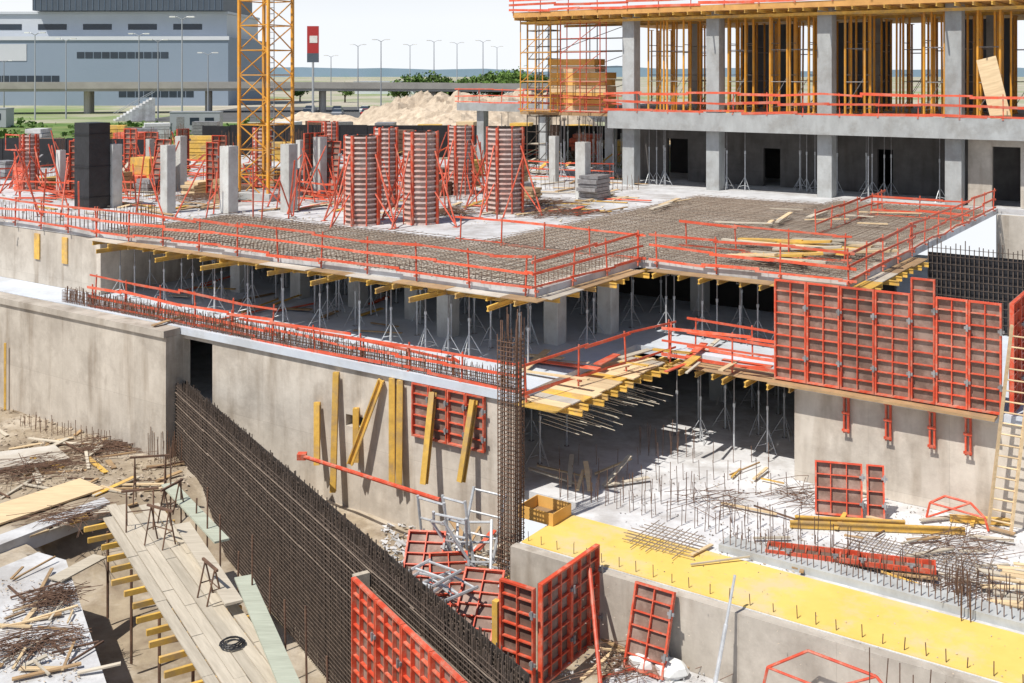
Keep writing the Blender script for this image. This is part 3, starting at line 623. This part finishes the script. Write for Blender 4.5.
def gravel(region,z,n,s=(.03,.12),m='rubble',zf=None,label="scattered rubble and gravel"):
    b=MB()
    for i in range(n):
        p=S(R(region[0],region[2]),R(region[1],region[3]),z); zz=zf(p.x,p.y) if zf else z; s_=R(*s)
        v=[Vector((R(-1,1),R(-1,1),R(-.3,.8)))*s_ for _ in range(4)]; c=Vector((p.x,p.y,zz+s_*.2))
        b.add([c+k+Vector((0,0,s_*.2)) for k in v],[(0,1,2),(0,3,1),(1,3,2),(2,3,0)])
    mk("gravel",b,m,label=label,cat="rubble",kind="stuff")
gravel((0,400,190,500),1.2,1600,zf=pitz); gravel((380,530,520,640),.9,1800,(.03,.16),zf=pitz,m='conc_bright'); gravel((560,640,900,700),ZF,900,(.02,.08),m='conc_bright')
gravel((700,480,1024,580),Z3,900,(.015,.05)); gravel((620,470,1024,580),Z3,800,(.02,.05),'rustd'); gravel((0,580,80,683),1.71,500,(.02,.06)); gravel((0,172,640,225),Z1,1500,(.03,.15),'plank'); gravel((600,640,900,700),ZF,500,(.02,.05),'rustd')
gravel((560,520,1024,683),Z3+.035,300,(.015,.035),'rubble')
def sframe(p,rot):
    r=top("scaffold_ladder_frame","galvanised scaffold frame dumped in a pile","scaffold","dumped scaffold frames",p); r.rotation_euler=rot
    for x in (0,1.0): b=MB(); b.tube((x,0,0),(x,0,2.0),.045); mk("tube",b,'galv',r)
    for z in (.1,.7,1.3,1.93): b=MB(); b.tube((0.046,0,z),(.954,0,z),.035); mk("rung",b,'galv',r)
for i,(px,py,zz,rx,ry,rz) in enumerate([(424,558,1.5,.15,0,TH),(436,568,1.5,.3,.08,TH+.3),(452,562,1.6,.1,-.1,TH-.2),(425,585,1.6,1.25,.1,TH+.1),(455,586,1.5,-.9,0,TH+.6),(468,578,1.5,.5,-.3,TH-.5),(440,600,1.3,1.35,.2,.3),(480,600,1.2,1.0,.1,-.9),(420,572,2.5,1.45,0,TH+.2),(450,572,2.7,1.5,.1,TH-.1),(460,556,1.6,-.3,.15,TH+.4),(430,560,3.0,1.5,.05,TH+.05)]): sframe(S(px,py,zz),(rx,ry,rz))
for px,py in ((645,668),(672,676),(657,660)):
    b=MB(); n=10
    for z,rr in [(.0,.25),(.12,.33),(.28,.3),(.38,.15)]: b.v+=[(rr*1.3*math.cos(6.283*k/n)*R(.85,1.1),rr*math.sin(6.283*k/n)*R(.85,1.1),z) for k in range(n)]
    for q in range(3):
        for k in range(n): b.f.append((q*n+k,q*n+(k+1)%n,(q+1)*n+(k+1)%n,(q+1)*n+k)); b.m.append(0)
    b.f.append(tuple(range(3*n,4*n))); b.m.append(0)
    mk("sack",b,'white',loc=S(px,py,ZF),label="white sack dumped in the pit",cat="sack",group="white sacks")
def bent(p,rz,s=1):
    b=MB(); pts=[(0,0,.05),(.1,0,.5),(.5,.1,.75),(1.2,.1,.7),(1.6,0,.4),(1.7,0,.05)]
    for i in range(5): b.tube(Vector(pts[i])*s,Vector(pts[i+1])*s,.035)
    b.tube((.1*s,0,.5*s),(1.6*s,0,.4*s),.03); b.tube((0,0,.05*s),(1.2*s,.1*s,.7*s),.03); mk("bent_tube_frame",b,'red',loc=p,rz=rz,label="bent red tubular frame lying on the ground",cat="frame",group="red tubular frames")
bent(W(-8.3,33.4,Z3),TH); bent(W(-9.8,24.3,ZF),TH,2.2)
p=S(712,700,ZF); q=SB(735,575,24.93); b=MB(); b.tube((0,0,0),(q-p)*.6,.05,8); b.tube((q-p)*.6,(q-p),.035,8); b.box(-.1,-.1,-.0,.1,.1,.02); mk("steel_prop",b,'galv',loc=p,label="galvanised steel prop leaning on the retaining wall",cat="prop")
p=W(-13.2,22.9,ZF); q=W(a0+.15,b0+2.2,3.3); b=MB(); b.tube((0,0,0),q-p,.055,8); b.box(-.15,-.15,0,.15,.15,.03); mk("push_pull_prop",b,'red',loc=p,label="red slanted prop bracing the corner formwork",cat="prop",group="red bracing props")
def ladder(p,q,w,m='plankn'):
    r=top("ladder","long wooden ladder leaning against the wall","ladder",None,p); d=q-p; sx=Vector((CA,SA,0))*w
    for k in (0,1): b=MB(); b.beam(sx*k,d+sx*k,.06,.1); mk("rail",b,m,r)
    n=int(d.length/.3)
    for i in range(1,n): b=MB(); b.tube(d*(i/n),d*(i/n)+sx,.025); mk("rung",b,m,r)
ladder(S(988,530,Z3),SB(1012,325,33.6),.6)
# ------------------------------------------------------------------ shoring in upper storey
def tower(p,h,rz,m='yprop'):
    r=top("shoring_tower","tall yellow steel shoring tower with cross bracing","scaffold","yellow shoring towers",p,rz)
    for x in (-.55,.55):
        for y in (-.6,.6): b=MB(); b.tube((x,y,.1),(x,y,h-.15),.07,6); b.box(x-.1,y-.1,0,x+.1,y+.1,.1); b.box(x-.14,y-.14,h-.15,x+.14,y+.14,h-.11); mk("leg",b,m,r)
    b=MB()
    for k in range(3):
        z=.4+k*1.9; z1=z+1.5
        for x in (-.55,.55): b.tube((x,-.6,z),(x,.6,z),.022,4)
    for z in (1.9,3.8):
        for y in (-.6,.6): b.tube((-.55,y,z),(.55,y,z),.022,4)
    b.tube((-.55,-.6,.4),(.55,-.6,2.2),.018,4)
    mk("bracing",b,'galvd',r)
    return r
T=None
for b_ in (62.9,66.8,71,78):
    a=-32.4 if b_<75 else -40
    while a<-4:
        loc=W(a+R(-.5,.5),b_+R(-.1,.6),13.7)
        if T is None: T=tower(loc,5.95,TH)
        else: dup(T,loc,TH+R(-.1,.1))
        a+=R(1.9,4.2) if b_<70 else 4
for k in range(34):
    p=W(R(-33,-6),R(63,70),13.7); b=MB(); h=5.7; b.tube((0,0,0),(R(-.05,.05),0,h),.06,6); b.box(-.1,-.1,0,.1,.1,.02); mk("yellow_prop",b,'yprop',loc=p,label="single orange-yellow shoring prop in the upper storey",cat="prop",group="yellow props of the upper storey")
for a in (-31,-24.5,-17,-10.5):
    b=MB(); n=12
    for i in range(n): b.add([(i*.33,.08*math.sin(i*1.7),0),((i+1)*.33,.08*math.sin((i+1)*1.7),0),((i+1)*.33,.08*math.sin((i+1)*1.7),5.8),(i*.33,.08*math.sin(i*1.7),5.8)],[(0,1,2,3)])
    mk("debris_netting",b,'facd',loc=W(a,73.5,13.72),rz=TH,label="dark debris netting hanging in the upper storey",cat="netting",group="debris nettings")
PR=None
for k in range(60):
    loc=W(R(-34,-14),R(62.8,65.5),Z1) if k<20 else W(R(-42,-35),R(62.8,71),Z1) if k<42 else W(R(-54,-42),R(72.5,78),Z1)
    if PR is None: PR=make_prop(4.0,loc)
    else: dup(PR,loc,R(0,6))
def scaf(p,n,wx,wy,lift,rz,m='galvd',lab="brown tubular access scaffold beside the raised slab"):
    r=top("scaffold_tower",lab,"scaffold",None,p,rz); h=n*lift+.8
    for x in (0,wx/2,wx):
        for y in (0,wy): b=MB(); b.tube((x,y,0),(x,y,h),.04); mk("standard",b,m,r)
    for k in range(n+1):
        z=k*lift; b=MB()
        for y in (0,wy): b.tube((0,y,z+.1),(wx,y,z+.1),.025); b.tube((0,y,z+1),(wx,y,z+1),.025)
        for x in (0,wx): b.tube((x,0,z+.1),(x,wy,z+.1),.025)
        if k<n: b.tube((0,0,z),(wx,0,z+lift),.025)
        mk("ledger",b,m,r)
        b=MB(); b.box(0,.05,z+.14,wx,wy-.05,z+.17); mk("deck",b,'plank',r)
scaf(W(-43.2,64.5,Z1),5,2.0,1.2,2,TH,'rustd')
scaf(W(-41.5,64.8,13.6),3,6.5,1.0,1.95,TH,'galvd',"tubular access scaffold beside the upper storey")
scaf(W(-41.8,61.6,13.5),3,2.4,.9,1.95,TH,'yprop',"yellow access scaffold beside the timber stack"); scaf(W(-38.6,61.6,13.5),3,3.0,.8,1.95,TH,'red',"red access scaffold in front of the timber stack")
r=top("timber_stack","stack of orange timber formwork panels beside the storey","stack",None,W(-38.2,63.7,13.5),TH)
for k in range(8): b=MB(); e=R(-.15,.15); b.box(-2.2+e,-.7,k*.45,2.2+e*.5-(.8 if k>5 else 0),.7,k*.45+.42); mk("box",b,'opanel' if k%3 else 'plankn',r)
b=MB(); b.box(-.5,-.03,0,.5,.03,3.3); o=mk("plywood_sheet",b,'plankn',loc=W(-11.6,61.8,13.72),rz=TH,label="pale board leaning on a concrete column",cat="sheet"); o.rotation_euler=(Matrix.Rotation(TH,4,'Z')@Matrix.Rotation(-.25,4,'Y')@Matrix.Rotation(-.12,4,'X')).to_euler()
r=top("formwork_box","yellow timber formwork box standing on the deck","formwork",None,S(148,190,Z1),TH)
for k in range(4): b=MB(); b.box(-.9,-.6,k*.5,.9,.6,k*.5+.48); mk("tier",b,'yellow',r)
# ------------------------------------------------------------------ tower crane
p=S(266,198,Z1); r=top("tower_crane","yellow lattice tower crane mast rising from the deck","crane",None,p,TH+.12); c=1.05; H=30
for x in (-c,c):
    for y in (-c,c): b=MB(); b.beam((x,y,0),(x,y,H),.15,.15); mk("mast_leg",b,'yprop',r)
b=MB(); z=0; k=0
while z<H-1.4:
    P=[(-c,-c),(c,-c),(c,c),(-c,c)]
    for i in range(4):
        u=P[i]; v=P[(i+1)%4]; b.beam((*u,z),(*v,z),.06,.06)
        if k%2: b.beam((*u,z),(*v,z+1.4),.055,.055)
        else: b.beam((*v,z),(*u,z+1.4),.055,.055)
    z+=1.4; k+=1
mk("lattice",b,'yprop',r)
b=MB(); [b.tube((x,.4,0),(x,.4,H),.03) for x in (-.25,.25)]; z=0
while z<H: b.tube((-.25,.4,z),(.25,.4,z),.02,4); z+=.35
mk("ladder",b,'galvd',r)
b=MB(); b.prism([(-1.5,-1.5),(1.5,-1.5),(1.5,1.5),(-1.5,1.5)],0,.4); mk("base_block",b,'conc_col',r)
# ------------------------------------------------------------------ behind the deck
def hoard(x0,x1,Y,z0,z1,m,label):
    b=MB(); x=x0
    while x<x1: b.box(x,Y,z0,min(x+2.4,x1)-.04,Y+.08,z1+R(-.08,.08)); b.box(x-.06,Y+.09,z0,x+.06,Y+.2,z1); x+=2.4
    mk("site_hoarding",b,m,label=label,cat="fence")
hoard(-48,-27,83,8.76,11.2,'black',"dark hoarding at the back of the deck"); hoard(-27,12,96,8.76,11.6,'black',"dark hoarding behind the columns")
for k in range(70):
    x=-46+k*.9; Y=84+R(0,40); w=R(1.0,3.2); d=R(1,3); h=R(.6,2.4); m=random.choice(['plankn','conc_col','plank','galvd','orange','ply','yellow','rust','conc_bright'])
    r=top("material_stack","stacked building materials behind the deck","stack","material stacks",(x,Y,8.76),R(-.4,.4)); z=0
    while z<h: t=R(.2,.5); e=R(-.3,.3); b=MB(); b.box(-w/2+e,-d/2,z,w/2+e*.5,d/2,z+t-.04); mk("tier",b,m,r); z+=t
def cabin(p,rz,m,l=6):
    r=top("site_cabin","small container site cabin behind the excavation","cabin","site cabins",p,rz)
    b=MB(); b.box(0,0,.1,l,2.4,2.6); b.box(-.05,-.05,2.61,l+.05,2.45,2.72); mk("body",b,m,r)
    b=MB(); b.box(.8,-.03,.12,1.7,-.004,2.1); mk("door",b,'galvd',r)
    for x in (2.4,4.2): b=MB(); b.box(x,-.03,1.1,x+1.1,-.004,2.0); mk("window",b,'glass',r)
cabin((-42,135,8.76),.1,'carg'); cabin((-75,150,8.76),0,'carg'); cabin((-18,165,8.76),-.2,'white')
# ------------------------------------------------------------------ background
b=MB(); b.add([(-120,108,8.78),(-30,108,8.78),(-38,165,8.78),(-140,165,8.78)],[(0,1,2,3)]); mk("grass_verge",b,'grass',kind="structure",label="green grass verge beyond the site",cat="grass")
b=MB()
for i in range(5000):
    cx=-95+62*random.random(); cy=R(110,160); k=noise.noise(Vector((cx*.15,cy*.1,2)))
    if k<-.05: continue
    s=R(.15,.5); q=Vector((cx,cy,8.8+R(0,1.0)*max(0,k)*2.5)); u=Vector((R(-1,1),R(-1,1),R(-1,1))).normalized()*s; v=Vector((R(-1,1),R(-1,1),R(0,1))).normalized()*s
    b.add([q-u,q+v,q+u,q-v],[(0,1,2,3)])
mk("verge_weeds",b,'leaf',kind="stuff",label="rough weeds and shrubs on the verge",cat="plants")
b=MB(); b.add([(-60,170,8.77),(60,170,8.77),(60,250,8.77),(-60,250,8.77)],[(0,1,2,3)]); mk("parking_pavement",b,'asph',kind="structure",label="asphalt car park",cat="pavement")
r=top("overpass","concrete road overpass on piers beyond the site","bridge",None,(0,0,8.75)); N=24
def ov(t): return Vector((-150+t*170, 185+18*math.sin(t*1.4)+t*22,0))
b=MB(); b2=MB()
for i in range(N):
    p,q=ov(i/N),ov((i+1)/N); n=Vector((-(q-p).y,(q-p).x,0)).normalized(); h0=4.2-1.2*max(0,i/N-.6); h1=4.2-1.2*max(0,(i+1)/N-.6)
    def quad(B,o0,o1,z0,z1):
        B.hexa([p+n*o0+Vector((0,0,h0+z0)),q+n*o0+Vector((0,0,h1+z0)),q+n*o1+Vector((0,0,h1+z0)),p+n*o1+Vector((0,0,h0+z0)),p+n*o0+Vector((0,0,h0+z1)),q+n*o0+Vector((0,0,h1+z1)),q+n*o1+Vector((0,0,h1+z1)),p+n*o1+Vector((0,0,h0+z1))])
    quad(b,0,11,0,.9); quad(b2,-.2,.1,.5,1.7); quad(b2,10.9,11.2,.5,1.7)
    if i%3==1: 
        for o in (2.5,8.5): b3=MB(); b3.tube(p+n*o,p+n*o+Vector((0,0,h0)),.6,10); mk("pier",b3,'road',r)
mk("deck",b,'road',r); mk("parapet",b2,'road',r)
r=top("staircase","pale outdoor staircase beside the overpass","staircase",None,(-62,172,8.76),.5)
for k in range(12): b=MB(); b.box(k*.5,0,0,k*.5+.5,2.2,.3+k*.3); mk("step",b,'conc_bright',r)
for y in (0,2.2): b=MB(); b.beam((0,y,1.2),(6,y,4.6),.08,.08); mk("handrail",b,'galv',r)
r=top("office_building","long grey-blue modern building with ribbon windows","building",None,(-181,262,8.75),-.02)
b=MB(); b.box(0,0,0,114,40,16.2); mk("lower_block",b,'fac',r)
b=MB(); b.box(0,-.3,15.5,114.3,-.002,16.4); mk("cornice",b,'facw',r)
b=MB(); b.box(40,6,16.3,112,36,22); b.box(40,5.5,22.01,112.5,36,22.6); mk("upper_storey",b,'facw',r)
b=MB(); b.box(66,3,22.7,112,30,26.5); mk("rooftop_screen",b,'facd',r)
b=MB(); b.box(66,3,26.6,112,30,38); b.box(0,15,16.3,30,36,24); mk("rear_block",b,'facw',r)
for (x0,x1,z,hh,m) in [(6,26,11.2,1.5,'glass'),(34,50,11.2,1.5,'glass'),(78,100,11.2,1.5,'glass'),(12,40,2.0,2.2,'glass'),(58,74,5.6,1.5,'glass'),(88,106,2.0,2.2,'glass'),(20,34,6.2,1.4,'facm')]:
    x=x0
    while x<x1: b=MB(); b.box(x,-.06,z,x+1.8,-.005,z+hh); mk("window",b,m,r); x+=2.0
for x in range(44,110,11): b=MB(); b.box(x,5.93,18.2,x+7,5.99,19.6); mk("window",b,'glass',r)
x=66.5; b=MB()
while x<112: b.box(x,2.9,22.8,x+.2,2.99,26.4); x+=1.4
mk("louvre",b,'facm',r)
b=MB(); b.box(58,-.12,10.6,66,-.01,14.6); mk("facade_panel",b,'facw',r)
r=top("warehouse","low pale industrial building in the distance","building",None,(-60,420,8.75)); b=MB(); b.box(0,0,0,60,30,4); mk("body",b,'facw',r); b=MB(); b.box(-.5,-.5,4.01,60.5,30.5,4.8); mk("roof",b,'carg',r)
for k in range(8): b=MB(); b.box(3+k*7,-.06,1.5,7+k*7,-.005,3); mk("window",b,'glass',r)
def lamp(p,h,arms=2):
    r=top("street_lamp","tall grey street lamp with curved arms","street lamp","street lamps",p)
    b=MB(); b.tube((0,0,0),(0,0,h),.14,8,.08); mk("pole",b,'carg',r)
    for s in (-1,1):
        b=MB(); b.tube((0,0,h-.1),(s*.6,0,h+.25),.06,6); b.tube((s*.6,0,h+.25),(s*1.1,0,h+.3),.05,6); mk("arm",b,'carg',r)
        b=MB(); b.prism([(.9,-.18),(1.7,-.14),(1.7,.14),(.9,.18)] if s>0 else [(-1.7,-.14),(-.9,-.18),(-.9,.18),(-1.7,.14)],h+.2,h+.38); mk("lamp_head",b,'white',r)
def lp(px,ty,Y,z0=8.76): X=(px-512)*Y/F; lamp((X,Y,z0),CZ-(ty-75)*Y/F-z0-.4)
for px,ty,Y in [(35,32,178),(66,38,182),(139,33,178),(158,39,182),(182,16,150),(4,60,220),(208,52,180),(358,44,230),(381,39,210),(410,44,270),(434,40,250),(457,42,260),(483,40,240),(497,46,300),(331,55,260)]: lp(px,ty,Y)
Y=170; X=(313-512)*Y/F
r=top("advertising_sign","tall red and white advertising sign on a post","sign",None,(X,Y,8.76)); b=MB(); b.tube((0,0,0),(0,0,9.2),.18,8); mk("post",b,'carg',r)
b=MB(); b.box(-.9,-.12,9.2,.9,.12,14.8); mk("panel",b,'carr',r); b=MB(); b.box(-.5,-.16,12.2,.7,-.125,13.3); mk("panel_marking",b,'white',r); b=MB(); b.box(-.9,-.16,9.2,.9,-.125,10.6); mk("panel_marking",b,'facd',r)
def car(p,rz,m):
    r=top("parked_car","small parked car in the distant car park","car","cars in the car park",p,rz)
    b=MB(); prof=[(-2.1,.3),(2.1,.3),(2.15,.75),(1.3,.95),(-1.9,.98),(-2.15,.8)]
    n=len(prof); b.add([(x,-.85,z) for x,z in prof]+[(x,.85,z) for x,z in prof],[tuple(range(n)),tuple(range(2*n-1,n-1,-1))]+[(k,n+k,n+(k+1)%n,(k+1)%n) for k in range(n)]); mk("body",b,m,r)
    b=MB(); b.hexa([(-1.8,-.8,.97),(1.2,-.8,.97),(1.2,.8,.97),(-1.8,.8,.97),(-1.3,-.65,1.42),(.5,-.65,1.42),(.5,.65,1.42),(-1.3,.65,1.42)]); mk("window",b,'glass',r)
    b=MB(); b.box(-1.28,-.63,1.425,.48,.63,1.47); mk("roof",b,m,r)
    for x in (-1.35,1.35):
        for y in (-.86,.72): b=MB(); b.tube((x,y,.32),(x,y+.14,.32),.32,12); mk("wheel",b,'black',r)
for k in range(16): car((-38+k*2.7+R(-.3,.3),R(186,189) if k%2 else R(205,209),8.78),math.pi/2+R(-.05,.05),random.choice(['carw','carw','card','carg','carr','carg']))
def mound(cx,cy,rx,ry,h,m='rubble',label="heap of pale excavated earth"):
    b=MB(); n=44
    for j in range(n+1):
        for i in range(n+1):
            u=-1+2*i/n; v=-1+2*j/n; d=max(0,1-(u*u+v*v)); k=noise.noise(Vector((u*3+cx,v*3+cy,0)))+.5*noise.noise(Vector((u*8+cx,v*8,1)))+.3*noise.noise(Vector((u*20,v*20+cx,1)))
            b.v.append((u*rx,v*ry,d**.8*h*(1+.35*k)-.05))
    for j in range(n):
        for i in range(n): q=j*(n+1)+i; b.f.append((q,q+1,q+n+2,q+n+1)); b.m.append(0)
    mk("earth_mound",b,m,loc=(cx,cy,8.7),label=label,cat="mound",group="earth heaps")
mound(-5,140,10,9,4.8); mound(-13,150,9,8,4.2); mound(3,150,9,8,5.0); mound(-26,150,9,6,2.0); mound(-9,128,10,6,3.0)
def tree(p,h):
    r=top("tree","leafy green tree beyond the earth heaps","tree","distant trees",p,R(0,6))
    b=MB(); b.tube((0,0,0),(0,0,h*.5),.25,7,.14)
    cl=[]
    for k in range(7):
        t=k*.9+R(-.3,.3); e=Vector((math.cos(t)*h*R(.15,.4),math.sin(t)*h*R(.15,.4),h*R(.45,.85))); b.tube((0,0,h*R(.2,.45)),e,.1,5,.03); cl.append(e)
    cl.append(Vector((0,0,h*.85))); mk("trunk",b,'bark',r)
    b=MB()
    for c in cl:
        for i in range(150):
            d=Vector((random.gauss(0,1),random.gauss(0,1),random.gauss(0,.8)))*h*.085; q=c+d; s=R(.18,.4)
            u=Vector((R(-1,1),R(-1,1),R(-1,1))).normalized()*s; v=Vector((R(-1,1),R(-1,1),R(-1,1))).normalized()*s
            b.add([q-u,q+v,q+u,q-v],[(0,1,2,3)])
    mk("crown",b,'leaf',r)
for px,ty,Y in [(418,74,250),(432,72,240),(446,76,250),(462,79,230),(476,76,240),(490,72,235),(503,70,230),(516,68,240),(527,73,250),(398,80,260),(540,74,250),(300,84,300),(345,82,290)]:
    tree(((px-512)*Y/F,Y,8.7),max(4,CZ-(ty-75)*Y/F-8.7))
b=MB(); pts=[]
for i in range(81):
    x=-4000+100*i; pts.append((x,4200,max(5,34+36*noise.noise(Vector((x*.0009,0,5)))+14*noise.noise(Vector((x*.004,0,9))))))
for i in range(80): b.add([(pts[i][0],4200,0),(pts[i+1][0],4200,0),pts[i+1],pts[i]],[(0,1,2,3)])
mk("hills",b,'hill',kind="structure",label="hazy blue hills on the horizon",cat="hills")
# ------------------------------------------------------------------ light, camera
sd=Vector((-.72,-.69,0)).normalized(); EL=math.radians(59)
sv=Vector((sd.x*math.cos(EL),sd.y*math.cos(EL),math.sin(EL)))
ld=bpy.data.lights.new("sun","SUN"); ld.energy=5.0; ld.angle=math.radians(.5); ld.color=(1,.95,.87)
lo=bpy.data.objects.new("sun",ld); lo.rotation_euler=sv.to_track_quat('Z','Y').to_euler(); col.objects.link(lo)
w=bpy.data.worlds.new("World"); scene.world=w; w.use_nodes=True; nt=w.node_tree
sk=nt.nodes.new("ShaderNodeTexSky"); sk.sky_type='NISHITA'; sk.sun_disc=False; sk.sun_elevation=EL; sk.sun_rotation=math.atan2(sv.x,sv.y); sk.dust_density=1.0; sk.air_density=1.0
tc=nt.nodes.new("ShaderNodeTexCoord"); sp=nt.nodes.new("ShaderNodeSeparateXYZ"); nt.links.new(tc.outputs["Generated"],sp.inputs[0])
mr=nt.nodes.new("ShaderNodeMapRange"); mr.inputs[1].default_value=.05; mr.inputs[2].default_value=.30; mr.inputs[3].default_value=1.0; mr.inputs[4].default_value=0; nt.links.new(sp.outputs[2],mr.inputs[0])
nz=nt.nodes.new("ShaderNodeTexNoise"); nz.inputs["Scale"].default_value=2.5; nz.inputs["Detail"].default_value=6; nt.links.new(tc.outputs["Generated"],nz.inputs["Vector"])
mx=nt.nodes.new("ShaderNodeMixRGB"); nt.links.new(mr.outputs[0],mx.inputs[0]); nt.links.new(sk.outputs[0],mx.inputs[1])
hz=nt.nodes.new("ShaderNodeMixRGB"); nt.links.new(nz.outputs["Fac"],hz.inputs[0]); hz.inputs[1].default_value=(9.2,9.8,10.6,1); hz.inputs[2].default_value=(10.8,10.9,11,1); nt.links.new(hz.outputs[0],mx.inputs[2])
nt.links.new(mx.outputs[0],nt.nodes["Background"].inputs[0]); nt.nodes["Background"].inputs[1].default_value=.095
cd=bpy.data.cameras.new("camera"); cd.sensor_width=36; cd.lens=F*36/1024; cd.shift_y=-(341.5-75)/1024; cd.clip_end=12000; cd.clip_start=.1
co=bpy.data.objects.new("camera",cd); co.location=(0,0,CZ); co.rotation_euler=(math.pi/2,0,0); col.objects.link(co); scene.camera=co
scene.view_settings.view_transform='Standard'; scene.view_settings.look='None'; scene.view_settings.exposure=0
